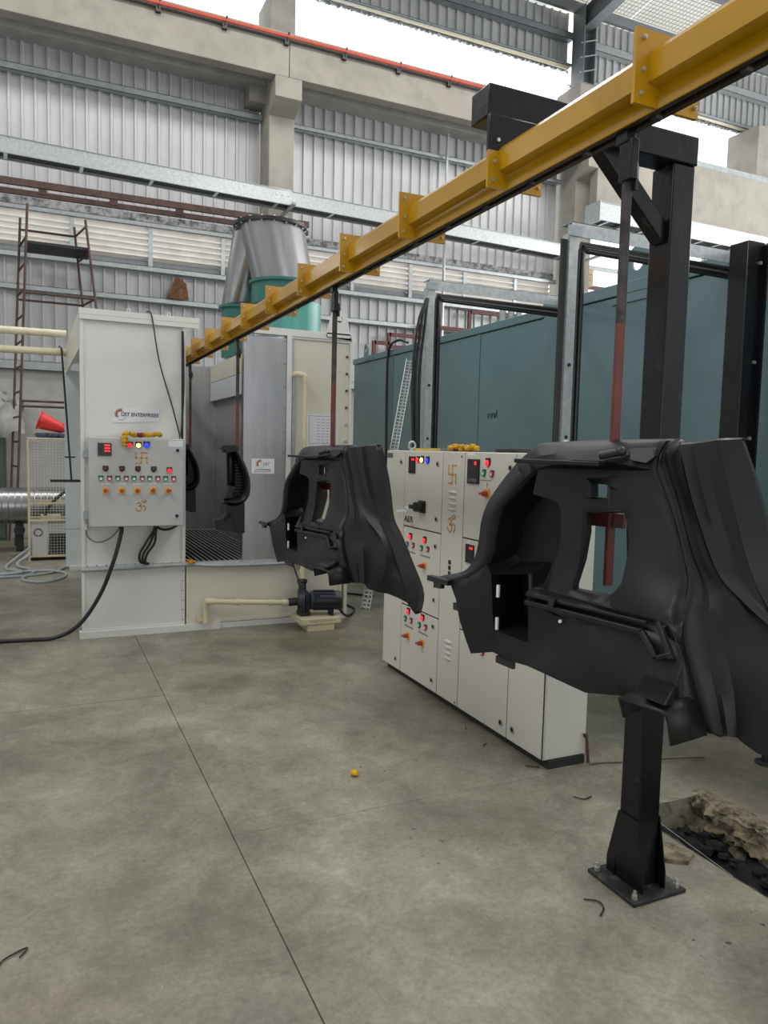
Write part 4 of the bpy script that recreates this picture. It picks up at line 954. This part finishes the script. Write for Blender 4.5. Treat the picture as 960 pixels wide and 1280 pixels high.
for a in (1.25, 1.33): MB().cyl((a, 1.968, 2.53), (a, 1.976, 2.53), .006, n=6).build('bolt', 'bolt', gs)
MB().bar((1.70, 2.05, 2.62), (1.985, 2.05, 2.36), .06, .055, (0, 1, 0)).build('brace', 'gloss', gs, bevel=.004)
g3 = stand('gantry_stand', 3.60, 3.06, 2.82, 'second black post beyond the trench, close to the right edge', .13)
MB().box(3.715, 3.73, 3.03, 3.06, .25, 2.8).build('edge_angle', 'gloss', g3)
for z in (2.7, 2.15, 1.72): MB().cyl((3.69, 3.045, z), (3.69, 3.06, z), .010, n=6).build('bolt', 'bolt', g3)

# ------------------------------------------------------------------ yellow overhead conveyor
cv = thing('overhead_conveyor', (1.31, 4, 2.39), 'yellow overhead conveyor track with bolted joint plates running into the booth', 'conveyor')
Y0, Y1 = -.6, 9.3
mb = MB()
mb.grid([[(x, y, z) for y in (Y0, Y1)] for x, z in ((1.263, 2.436), (1.251, 2.439), (1.25, 2.497), (1.262, 2.512), (1.30, 2.517), (1.32, 2.517), (1.358, 2.512), (1.37, 2.497), (1.369, 2.439), (1.357, 2.436))])
mb.grid([[(x, y, z) for y in (Y0, Y1)] for x, z in ((1.263, 2.436), (1.287, 2.434), (1.333, 2.434), (1.357, 2.436))])
mb.build('upper_beam', 'yel', cv, ang=25)
for sx in (-1, 1):
    MB().grid([[(1.31+sx*x, y, z) for y in (Y0, Y1)] for x, z in ((.024, 2.434), (.026, 2.392), (.0245, 2.389))]).build('track_side', 'yel', cv, ang=25, solid=.003)
    MB().grid([[(1.31+sx*x, y, z) for y in (Y0, Y1)] for x, z in ((.0245, 2.3885), (.009, 2.3885), (.009, 2.397))]).build('track_lip', 'rail', cv, ang=25)
MB().box(1.296, 1.324, Y0, Y1, 2.40, 2.43).build('track_interior', 'rail', cv)
for k in range(14):
    y = .9+k*.245
    if abs((y % 2)-1.48) > .02: MB().cyl((1.300, y, 2.3885), (1.320, y, 2.3885), .010, n=10).build('chain_roller', 'rodd', cv)
for k in range(12):
    y = .76+.605*k
    zt = 2.495 if k == 2 else 2.552
    pl = MB()
    for sgn in (0, 1):
        pl.box(*( (1.213, 1.262, y-.005, y+.005, 2.389, zt) if sgn == 0 else (1.358, 1.407, y-.005, y+.005, 2.389, zt)))
    pl.box(1.262, 1.358, y-.005, y+.005, 2.512, zt).box(1.262, 1.286, y-.005, y+.005, 2.389, 2.436).box(1.334, 1.358, y-.005, y+.005, 2.389, 2.436)
    P_ = pl.build('joint_plate', 'yel', cv, fix=False)
    for (x, z) in ((1.232, 2.53), (1.388, 2.53), (1.232, 2.462), (1.388, 2.462), (1.228, 2.41), (1.392, 2.41)):
        if z < zt-.01: MB().cyl((x, y-.013, z), (x, y-.005, z), .0055, n=6).cyl((x, y-.016, z), (x, y-.005, z), .003, n=6).build('bolt', 'bolt', P_)

# ------------------------------------------------------------------ moulded trims hung on carriers
TP = {'RO': [(-0.634, 1.192, -0.05), (-0.603, 1.207, -0.05), (-0.518, 1.232, -0.05), (-0.478, 1.276, -0.05), (-0.462, 1.334, -0.05), (-0.455, 1.393, -0.05), (-0.433, 1.451, -0.05), (-0.385, 1.515, -0.05), (-0.328, 1.577, -0.05)],
      'RI': [(-0.532, 1.206, 0), (-0.451, 1.229, 0.003), (-0.409, 1.256, 0.007), (-0.384, 1.278, 0.01), (-0.363, 1.328, 0.013), (-0.353, 1.394, 0.017), (-0.333, 1.448, 0.02), (-0.284, 1.494, 0.023), (-0.243, 1.534, 0.027), (-0.201, 1.565, 0.03)],
      'WING': [(-0.523, 1.209, 0.01), (-0.494, 1.158, 0.01), (-0.477, 1.098, 0.01), (-0.449, 1.04, 0.01), (-0.429, 1.004, 0.01), (-0.349, 1.026, 0.01), (-0.349, 1.088, 0.01), (-0.365, 1.25, 0.01)],
      'FL': [(-0.201, 1.565, 0.03), (-0.212, 1.494, 0.034), (-0.151, 1.483, 0.037), (-0.126, 1.474, 0.041), (-0.115, 1.456, 0.044), (-0.109, 1.381, 0.048), (-0.111, 1.361, 0.051), (-0.157, 1.242, 0.055)],
      'POCK': [(-0.365, 1.25, 0.01), (-0.234, 1.268, 0.01), (-0.225, 1.078, 0.01), (-0.349, 1.088, 0.01)],
      'WIN': [(-0.033, 1.459, 0.06), (0.07, 1.469, 0.061), (0.08, 1.448, 0.062), (0.087, 1.352, 0.063), (0.083, 1.303, 0.064), (0.057, 1.268, 0.065), (0.035, 1.253, 0.066), (-0.057, 1.257, 0.067), (-0.057, 1.271, 0.068), (-0.037, 1.338, 0.069), (-0.026, 1.41, 0.07)],
      'SLOT': [(-0.026, 1.531, 0.055), (0.021, 1.53, 0.055), (0.022, 1.496, 0.055), (-0.024, 1.497, 0.055)],
      'R1': [(0.142, 1.569, 0.055), (0.197, 1.469, 0.07), (0.237, 1.372, 0.09), (0.254, 1.322, 0.1), (0.255, 1.243, 0.13), (0.275, 1.178, 0.14), (0.3, 1.106, 0.14), (0.328, 1.013, 0.13)],
      'R2': [(0.168, 1.611, 0.06), (0.206, 1.514, 0.069), (0.25, 1.391, 0.077), (0.293, 1.309, 0.086), (0.298, 1.218, 0.094), (0.322, 1.158, 0.103), (0.347, 1.085, 0.111), (0.366, 1.017, 0.12)],
      'R3': [(0.194, 1.629, 0.05), (0.224, 1.532, 0.055), (0.259, 1.443, 0.06), (0.307, 1.348, 0.07), (0.37, 1.289, 0.07), (0.454, 1.217, 0.07), (0.501, 1.113, 0.09), (0.46, 0.986, 0.09)],
      'R4': [(0.254, 1.64, 0), (0.287, 1.535, 0.01), (0.337, 1.381, 0.01), (0.384, 1.287, 0.012), (0.441, 1.212, 0.014), (0.492, 1.121, 0.016), (0.554, 1.003, 0.018), (0.578, 0.947, 0.02)],
      'R5': [(0.301, 1.643, -0.02), (0.335, 1.555, -0.02), (0.367, 1.451, -0.02), (0.396, 1.311, -0.02), (0.456, 1.236, -0.015), (0.533, 1.124, -0.01), (0.614, 0.994, -0.005), (0.606, 0.898, -0)],
      'TOP': [(-0.313, 1.577, -0.03), (-0.241, 1.626, -0.017), (-0.077, 1.634, -0.005), (0.053, 1.637, 0.008), (0.147, 1.638, 0.02)],
      'BENCH': [(-0.202, 1.204, 0.05), (0.19, 1.215, 0.16), (0.232, 1.163, 0.175), (0.261, 1.181, 0.17), (0.265, 1.217, 0.16), (0.261, 1.231, 0.14)],
      'LEDGE': [(-0.2, 1.236, 0.055), (-0.157, 1.24, 0.055), (0.177, 1.231, 0.14), (0.232, 1.232, 0.14)],
      'LOW': [(-0.202, 1.204, 0.05), (0.19, 1.215, 0.16), (0.23, 1.162, 0.17), (0.261, 1.181, 0.17), (0.273, 1.21, 0.16), (0.284, 1.161, 0.17), (0.277, 1.114, 0.18), (0.259, 1.072, 0.19), (0.144, 1.057, 0.17), (0.03, 1.027, 0.13), (-0.189, 1.03, 0.06), (-0.258, 1.024, 0.04), (-0.349, 1.026, 0.01), (-0.349, 1.088, 0.01), (-0.197, 1.09, 0.05)],
      'PATCH': [(0.199, 1.121, 0.175), (0.279, 1.116, 0.185), (0.288, 1.089, 0.25), (0.216, 1.096, 0.24)],
      'FOOT': [(0.167, 1.073, 0.21), (0.284, 1.067, 0.24), (0.298, 1.008, 0.24), (0.311, 1.007, 0.14), (0.304, 1.075, 0.15), (0.184, 1.078, 0.16)]}
def cat(P, n):
    P = [Vector(p) for p in P]; L = [0]
    for a, b in zip(P[:-1], P[1:]): L.append(L[-1]+(b-a).length)
    out = []; S_ = spline(P, 10); L2 = [0]
    for a, b in zip(S_[:-1], S_[1:]): L2.append(L2[-1]+(b-a).length)
    for k in range(n):
        t = L2[-1]*k/(n-1); i = 0
        while i < len(L2)-2 and L2[i+1] < t: i += 1
        q = (t-L2[i])/max(1e-9, L2[i+1]-L2[i]); out.append(S_[i].lerp(S_[i+1], min(1, q)))
    return out
def lin(P, n):
    P = [Vector(p) for p in P]; L2 = [0]
    for a, b in zip(P[:-1], P[1:]): L2.append(L2[-1]+(b-a).length)
    out = []
    for k in range(n):
        t = L2[-1]*k/(n-1); i = 0
        while i < len(L2)-2 and L2[i+1] < t: i += 1
        q = (t-L2[i])/max(1e-9, L2[i+1]-L2[i]); out.append(P[i].lerp(P[i+1], min(1, q)))
    return out
TT = lambda u, v, w: (u, -w, v)
def pip(p, poly):
    c = False; j = len(poly)-1
    for i in range(len(poly)):
        a, b = poly[i], poly[j]
        if (a[1] > p[1]) != (b[1] > p[1]) and p[0] < (b[0]-a[0])*(p[1]-a[1])/(b[1]-a[1])+a[0]: c = not c
        j = i
    return c
def fill(mb, outer, holes=(), step=.025):
    V = []; E = []; W = []
    for lp_ in [outer]+list(holes):
        n0 = len(V); k = len(lp_)
        for p in lp_: V.append(Vector((p[0], p[1]))); W.append(p[2])
        E += [(n0+i, n0+(i+1) % k) for i in range(k)]
    B = [(v.x, v.y, w_) for v, w_ in zip(V, W)]
    # denser reference samples on the outlines
    ref = []
    for lp_ in [outer]:
        for a, b in zip(lp_, list(lp_[1:])+[lp_[0]]):
            for q in range(6): t = q/6; ref.append((a[0]+(b[0]-a[0])*t, a[1]+(b[1]-a[1])*t, a[2]+(b[2]-a[2])*t))
    xs = [p[0] for p in outer]; ys = [p[1] for p in outer]
    x = min(xs)+step*.5
    pts = []
    while x < max(xs):
        y = min(ys)+step*.5
        while y < max(ys):
            if pip((x, y), outer) and not any(pip((x, y), h) for h in holes) and min((x-r[0])**2+(y-r[1])**2 for r in ref) > (step*.5)**2: pts.append((x, y))
            y += step
        x += step
    for p in pts:
        sw = sz = 0
        for r in ref:
            q = 1/((p[0]-r[0])**2+(p[1]-r[1])**2)**1.6; sw += q*r[2]; sz += q
        V.append(Vector(p)); W.append(sw/sz)
    res = geometry.delaunay_2d_cdt(V, E, [], 0, 1e-5)
    ov_, of_ = res[0], res[2]
    import mathutils
    kd = mathutils.kdtree.KDTree(len(V))
    for i, v in enumerate(V): kd.insert((v.x, v.y, 0), i)
    kd.balance()
    vs = []
    for v in ov_: _, i, _d = kd.find((v.x, v.y, 0)); vs.append((v.x, v.y, W[i]))
    fs = []
    for f in of_:
        c = (sum(ov_[i].x for i in f)/3, sum(ov_[i].y for i in f)/3)
        if pip(c, outer) and not any(pip(c, h) for h in holes): fs.append(tuple(f))
    mb.add(vs, fs)
def midp(A_, B_, t, dw):
    return [a.lerp(b, t)+Vector((0, 0, dw(k/(len(A_)-1)) if callable(dw) else dw)) for k, (a, b) in enumerate(zip(A_, B_))]
def make_trim():
    G = TP
    t = thing('moulded_trim', (0, 0, 0), 'large black moulded car side trim hanging nearest the camera beside the gantry post', 'car trim', 'black moulded trims on the line')
    mb = MB(TT)
    # rim band and wing
    ro = cat(G['RO'], 28); ri = cat(G['RI'], 28)
    mid = [a.lerp(b, .6)+Vector((0, 0, .012)) for a, b in zip(ro, ri)]
    bk = [a+Vector((.02, -.005, -.04)) for a in ro]
    mb.grid([bk, ro, mid, ri])
    wing = G['RI'][:4]+[G['POCK'][0], G['POCK'][3], (-.349, 1.026, .01)]+G['WING'][4:0:-1]
    fill(mb, wing)
    wl = [Vector(p) for p in (G['RI'][0],)+tuple(G['WING'][1:5])+((-.349, 1.026, .01),)]
    mb.grid([wl, [p+Vector((.012, .004, -.06)) for p in wl]])
    # face plate with window and latch slot
    r1 = [(.147, 1.638, .015), (.14, 1.60, .05)]+G['R1']; r2_ = [(.168, 1.639, .02)]+G['R2']
    face = G['FL'][:1]+G['R1'][:5]+[G['LEDGE'][3], G['LEDGE'][2], G['LEDGE'][1]]+G['FL'][:0:-1][1:]
    fill(mb, face, [G['WIN'], G['SLOT']])
    for h, dep in ((G['WIN'], .022), (G['SLOT'], .03)):
        hv = [Vector(p) for p in h]+[Vector(h[0])]
        kk = []
        for p in hv: kk.append(p)
        c = sum((Vector(p) for p in h), Vector())/len(h)
        mb.grid([kk, [p+(c-p)*.03+Vector((0, 0, -dep)) for p in kk]])
    # recess
    op = [Vector(p) for p in G['RI'][3:]+G['FL'][1:]+[G['LEDGE'][0], G['POCK'][1], G['POCK'][0]]]
    op2 = []
    for a, b in zip(op, op[1:]+op[:1]):
        op2 += [a]
    c = sum(op2, Vector())/len(op2)
    def back(p, s, w_): q = c+(p-c)*s; return Vector((q.x, q.y, w_))
    L1 = op2+[op2[0]]
    mb.grid([L1, [back(p, .985, p.z-.02) for p in L1], [back(p, .88, -.07) for p in L1], [back(p, .78, -.09) for p in L1]])
    fill(mb, [tuple(back(p, .78, -.09)) for p in op2], step=.05)
    # ledge, lower panel
    le = lin(G['LEDGE'], 12); be = lin(G['BENCH'][:2]+[(.232, 1.214, .158)], 12)
    mb.grid([le, [a.lerp(b, .45)+Vector((0, .004, .012)) for a, b in zip(le, be)], be])
    low = [G['LOW'][0], G['LOW'][1], (.232, 1.214, .158), (.262, 1.20, .16)]+G['LOW'][5:]
    fill(mb, low)
    bt_ = [Vector(p) for p in G['LOW'][8:13]]; mb.grid([bt_, [p+Vector((0, .002, -.05)) for p in bt_]])
    # pocket
    po = [Vector(p) for p in G['POCK'][:2]]+[Vector((-.2, 1.236, .05)), Vector(G['LOW'][0]), Vector(G['LOW'][14]), Vector(G['POCK'][3])]
    cp = sum(po, Vector())/len(po); po.append(po[0])
    pb_ = [Vector((cp.x+(p.x-cp.x)*.94, cp.y+(p.y-cp.y)*.94, -.13)) for p in po]
    mb.grid([po, pb_]); fill(mb, [tuple(p) for p in pb_[:-1]], step=.05)
    # side ribs
    N = 30
    A1 = cat(r1, N); A2 = cat(r2_, N); A3 = cat(G['R3'], N); A4 = cat(G['R4'], N); A5 = cat(G['R5'], N)
    rows = [A1, midp(A1, A2, .3, -.007), midp(A1, A2, .7, -.008), A2, midp(A2, A3, .14, -.014), midp(A2, A3, .35, lambda q: -.018+.05*max(0, q-.6)), midp(A2, A3, .65, lambda q: -.018+.075*max(0, q-.55)),
            midp(A2, A3, .88, lambda q: -.006+.03*max(0, q-.6)), A3, midp(A3, A4, .2, -.022), midp(A3, A4, .55, -.02), A4, midp(A4, A5, .12, .004), A5]
    mb.grid(rows)
    ed = [p+Vector((-.012, -.003, -.05)) for p in A5]; mb.grid([A5, ed])
    btm = [r[-1] for r in rows]; mb.grid([btm, [p+Vector((0, .004, -.03)) for p in btm]])
    # strip from lower panel to the first rib
    q0 = lin([G['LEDGE'][3], (.262, 1.20, .16), G['LOW'][5], G['LOW'][6], G['LOW'][7]], 12); q1 = lin(G['R1'][4:], 12)
    mb.grid([q0, midp(q0, q1, .5, .006), q1])
    mb.add([(.225, 1.238, .14), (.262, 1.246, .132), (.268, 1.20, .155), (.228, 1.208, .15)], [(0, 1, 2, 3)])
    # cap above the shelf
    lo = lin([G['RI'][8], G['RI'][9], (-.08, 1.588, .065), (.02, 1.588, .07), (.09, 1.578, .062), G['R1'][0]], 24)
    hi = lin(G['TOP'], 24)
    mb.grid([lo, [a.lerp(b, .45)+Vector((0, 0, .014)) for a, b in zip(lo, hi)], [a.lerp(b, .9)+Vector((0, 0, .010)) for a, b in zip(lo, hi)], hi])
    mb.grid([lo, lin([G['FL'][0], G['R1'][0]], 24)])
    tl = hi+[r[0] for r in rows[1:]]; mb.grid([tl, [p+Vector((0, .004, -.012)) for p in tl], [p+Vector((0, .002, -.035)) for p in tl]])
    mb.grid([lin([G['RO'][-1], G['TOP'][0]], 3), lin([G['RI'][8], G['RI'][8]], 3)])
    mb.build('panel_shell', 'trim', t, ang=30, solid=.004, off=0)
    # separate pieces
    MB(TT).bar((-.238, 1.582, .075), (.02, 1.580, .085), .035, .011, (0, 1, 0)).build('shelf_lip', 'trim', t, bevel=.002)
    MB(TT).cyl((.012, 1.600, .085), (.062, 1.612, .075), .010, n=12).ball((.062, 1.612, .075), .013, 10, 6).build('peg', 'bl', t)
    MB(TT).prism([(.075, 1.618, .052), (.085, 1.592, .065), (.130, 1.585, .066), (.146, 1.602, .055), (.138, 1.622, .045)], (0, 0, .014)).build('raised_pad', 'trim', t, bevel=.003)
    rp_ = [(-.203, 1.202, .058), (.186, 1.212, .168), (.229, 1.164, .182), (.262, 1.180, .176)]
    mb = MB(TT); mb.bar(rp_[0], rp_[1], .020, .014, (0, 1, 0)); mb.bar(rp_[1], rp_[2], .020, .014, (1, 0, 0)); mb.bar(rp_[2], rp_[3], .020, .012, (0, 1, 0))
    mb.build('shelf_rail', 'trim', t, bevel=.003)
    mb = MB(TT); mb.bar((-.198, 1.224, .066), (.19, 1.232, .158), .010, .008, (0, 1, 0)); mb.build('upper_rail', 'trim', t, bevel=.002)
    MB(TT).bar((-.098, 1.214, .095), (-.092, 1.234, .095), .016, .02, (0, 0, 1)).build('rail_clip', 'bl', t)
    MB(TT).bar((.215, 1.236, .150), (.265, 1.168, .182), .012, .016, (0, 0, 1)).build('rail_bracket', 'trim', t, bevel=.002)
    MB(TT).prism([Vector(p)+Vector((0, 0, .006)) for p in G['PATCH']], (0, -.004, -.03)).build('foot_ramp', 'trim', t, bevel=.003)
    sec = [(.194, 1.036), (.180, 1.074), (.276, 1.070), (.287, 1.064), (.292, 1.052), (.301, 1.006)]
    mb = MB(TT)
    fr = [(u, v, .245) for u, v in sec[2:]]; bk = [(.296, 1.092, .15), (.303, 1.080, .15), (.312, 1.062, .148), (.329, 1.011, .14)]
    md = [tuple(a*.45+b*.55 for a, b in zip(p, q)) for p, q in zip(fr, bk)]; md = [(p[0]+.004, p[1]+.002, p[2]) for p in md]
    mb.grid([[(u, v, .245) for u, v in sec[:2]]+fr[:2], [(u+.006, v+.006, .19) for u, v in sec[:2]]+md[:2], [(u+.014, v+.014, .13) for u, v in sec[:2]]+bk[:2]])
    mb.grid([fr, md, bk])
    mb.build('foot_bracket', 'trim', t, ang=50, solid=.006, off=0)
    MB(TT).bar((-.625, 1.203, -.01), (-.53, 1.200, .0), .022, .016, (0, 1, 0)).bar((-.60, 1.185, -.01), (-.56, 1.188, 0), .014, .02, (0, 1, 0)).build('edge_clip', 'bl', t)
    MB(TT).bar((-.53, 1.125, -.03), (-.48, 1.130, -.005), .018, .022, (0, 1, 0)).build('edge_clip', 'bl', t)
    MB(TT).bar((-.325, 1.012, .02), (-.25, 1.012, .04), .02, .010, (0, 0, 1)).build('lower_tab', 'bl', t)
    for z in (1.204, 1.109): MB(TT).bar((-.342, z-.018, .004), (-.342, z+.018, .004), .009, .006, (0, 0, 1)).build('white_clip', 'sign', t)
    MB(TT).cyl((-.072, 1.178, .093), (-.072, 1.178, .098), .0045, n=10).build('hole_plug', 'pw', t)
    return t
def make_hanger(y, label, zb=1.27):
    t = thing('carrier_hanger', (1.31, y, 2.38), label, 'hanger', 'carrier hangers on the conveyor')
    MB().box(1.296, 1.324, y-.02, y+.02, 2.36, 2.392).box(1.300, 1.322, y-.035, y+.01, 2.27, 2.365).build('clamp', 'gloss', t, bevel=.002)
    MB().box(1.326, 1.334, y-.024, y+.014, 2.25, 2.31).cyl((1.334, y-.005, 2.285), (1.342, y-.005, 2.285), .009, n=6).build('clamp_plate', 'rodd', t)
    MB().box(1.304, 1.327, y-.012, y+.0, 1.93, 2.36).build('upper_bar', 'rodd', t, bevel=.001)
    MB().box(1.304, 1.327, y-.012, y+.0, zb, 1.93).build('lower_bar', 'rodr', t, bevel=.001)
    return t
def crossbar(t, c, ang):
    d = Vector((math.cos(ang), math.sin(ang), 0)); n_ = Vector((-math.sin(ang), math.cos(ang), 0)); c = Vector(c)
    P0 = c-d*.062; P1 = c+d*.062
    MB().bar(P0, P1, .016, .036).bar(P0+Vector((0, 0, -.01)), P0+Vector((0, 0, -.035)), .012, .010).build('cross_bar', 'rodr', t)
ANG = math.atan2(-math.cos(R(19)), math.sin(R(19)))
h1 = make_hanger(1.49, 'carrier hanger bar nearest the camera, dark above and red below')
crossbar(h1, (1.315, 1.515, 1.437), ANG)
h2 = make_hanger(3.505, 'second carrier hanger bar from the camera, in front of the booth side door'); crossbar(h2, (1.315, 3.53, 1.417), ANG)
h3 = make_hanger(5.50, 'third carrier hanger bar, just before the booth opening', 1.585)
h4 = make_hanger(7.42, 'farthest carrier hanger bar, inside the booth', 1.585)
tr1 = make_trim(); tr1.location = (1.31, 1.48, 0); tr1.rotation_euler = (0, 0, ANG)
def trim_copy(loc, rz_, label, sx=1):
    c = dup(tr1); c.location = loc; c.rotation_euler = (0, 0, rz_); c['label'] = label
    if sx < 0: c.scale = (-1, 1, 1)
    return c
trim_copy((1.31, 3.50, -.02), ANG, 'black moulded car trim hanging second along the line beside the grey cabinet')
def side_trim(name, loc, label):
    t = thing(name, (1.31, 5.5, 0), label, 'car trim', 'narrow trims near the booth')
    def pz(P, y): return [(x, y, z) for x, z in P]
    outer = [(1.321, 1.585), (1.369, 1.506), (1.405, 1.425), (1.425, 1.34), (1.42, 1.249), (1.386, 1.195), (1.324, 1.164), (1.27, 1.169), (1.219, 1.183)]
    inner = [(1.300, 1.560), (1.338, 1.479), (1.368, 1.398), (1.382, 1.318), (1.365, 1.245), (1.33, 1.223), (1.30, 1.216), (1.27, 1.217), (1.222, 1.212)]
    O = cat([(x, 0, z) for x, z in outer], 26); I = cat([(x, 0, z) for x, z in inner], 26)
    def off(P, y, dx=0): return [(p.x+dx, 5.5+y, p.z) for p in P]
    Mi = [a.lerp(b, .5) for a, b in zip(O, I)]
    MB().grid([off(O, .20), off(O, .03), off(Mi, -.005), off(I, .02), off(I, .10)]).build('curved_rim', 'trim', t, ang=50, solid=.004, off=0)
    MB().prism(pz([(1.262, 1.56), (1.305, 1.575), (1.345, 1.48), (1.372, 1.40), (1.385, 1.315), (1.368, 1.245), (1.325, 1.222), (1.27, 1.22), (1.268, 1.31)], 5.60), (0, .01, 0)).build('rear_web', 'trim', t)
    MB().add([(1.262, 5.51, 1.56), (1.325, 5.58, 1.568), (1.318, 5.58, 1.31), (1.268, 5.51, 1.31)], [(0, 1, 2, 3)]).build('upright_web', 'trim', t, solid=.006)
    for k in range(13):
        z = 1.245+.022*k; x1 = 1.385-.9*max(0, z-1.38)*.45; MB().box(1.315, x1-.008, 5.56, 5.60, z, z+.010).build('grille_slat', 'trim', t)
    MB().prism(pz([(1.198, 1.609), (1.30, 1.618), (1.322, 1.600), (1.321, 1.572), (1.217, 1.556), (1.232, 1.578), (1.19, 1.585)], 5.47), (0, .12, 0)).build('top_lip', 'trim', t, bevel=.003)
    MB().prism(pz([(1.268, 1.314), (1.312, 1.303), (1.275, 1.223), (1.219, 1.214)], 5.50), (0, .10, 0)).build('brace_web', 'trim', t, bevel=.003)
    MB().prism(pz([(1.222, 1.172), (1.262, 1.16), (1.262, 1.12), (1.215, 1.066), (1.205, 1.07), (1.232, 1.115)], 5.46), (0, .07, 0)).build('lower_arm', 'trim', t, bevel=.003)
    MB().prism(pz([(1.148, 1.070), (1.215, 1.066), (1.262, 1.085), (1.30, 1.02), (1.312, .968), (1.156, .996)], 5.47), (0, .12, 0)).build('lower_lip', 'trim', t, bevel=.004)
    MB().prism(pz([(1.262, 1.168), (1.386, 1.19), (1.388, .957), (1.345, .951), (1.312, .968), (1.30, 1.02), (1.262, 1.10)], 5.53), (0, .28, 0)).build('lower_box', 'trim', t, bevel=.006)
    return t
st3 = side_trim('side_trim', None, 'narrow black trim with a ribbed curved rim hanging before the booth opening')
st4 = dup(st3); st4.location = (1.30, 7.42, .0); st4['label'] = 'dark trim deepest inside the booth, half hidden by the control box panel'

# ------------------------------------------------------------------ litter on the floor
cc = MB(); cc.prism([(2.22, 2.26, 0), (2.34, 2.20, 0), (2.37, 2.10, 0), (2.30, 2.06, 0), (2.16, 2.16, 0)], (0, 0, .016))
one(cc, 'concrete_flake', 'rubble', 'flat broken flake of concrete beside the post base plate', 'rubble')
for p, lb in (([(2.25, 2.70), (2.28, 2.66), (2.33, 2.67)], 'bent black wire offcut between cabinet and post'), ([(1.76, 2.03), (1.80, 2.00), (1.79, 1.96), (1.75, 1.93)], 'curled black wire offcut left of the base plate'),
              ([(-.14, 2.44), (-.12, 2.47), (-.06, 2.50), (-.08, 2.46)], 'bent wire offcut near the left edge of the floor'), ([(2.215, 3.62), (2.235, 3.66)], 'short black offcut on the floor by the cabinet, far one'),
              ([(2.18, 3.38), (2.215, 3.40)], 'short black offcut on the floor by the cabinet, near one'), ([(2.24, 3.07), (2.30, 3.03)], 'dark sliver at the near cabinet corner')):
    one(MB().tube(spline([(x, y, .006) for x, y in p]) if len(p) > 2 else [(x, y, .007) for x, y in p], .003, 6), 'wire_offcut', 'bl', lb, 'offcut', 'wire offcuts on the floor')
fd = MB(); fd.cyl((3.46, 2.64, 0), (3.46, 2.64, .012), .05, n=20).cyl((3.46, 2.64, .012), (3.46, 2.64, .06), .018, n=12)
one(fd, 'levelling_foot', 'bplate', 'round steel levelling foot on the floor under the near trim', 'foot')
for i, (x, y) in enumerate(((3.02, 2.95), (2.98, 3.1))):
    one(MB().ball((x, y, .006), .009, 6, 4, (1.4, 1, .6), .2), 'paper_scrap', 'pw', ('white scrap on the floor behind the post, right one', 'white scrap on the floor behind the post, left one')[i], 'scrap')
one(MB().tube([(2.46, 2.47, .004), (2.395, 1.93, .004)], .0013, 5), 'trench_wire', 'hose', 'thin pale wire stretched across the trench', 'wire')
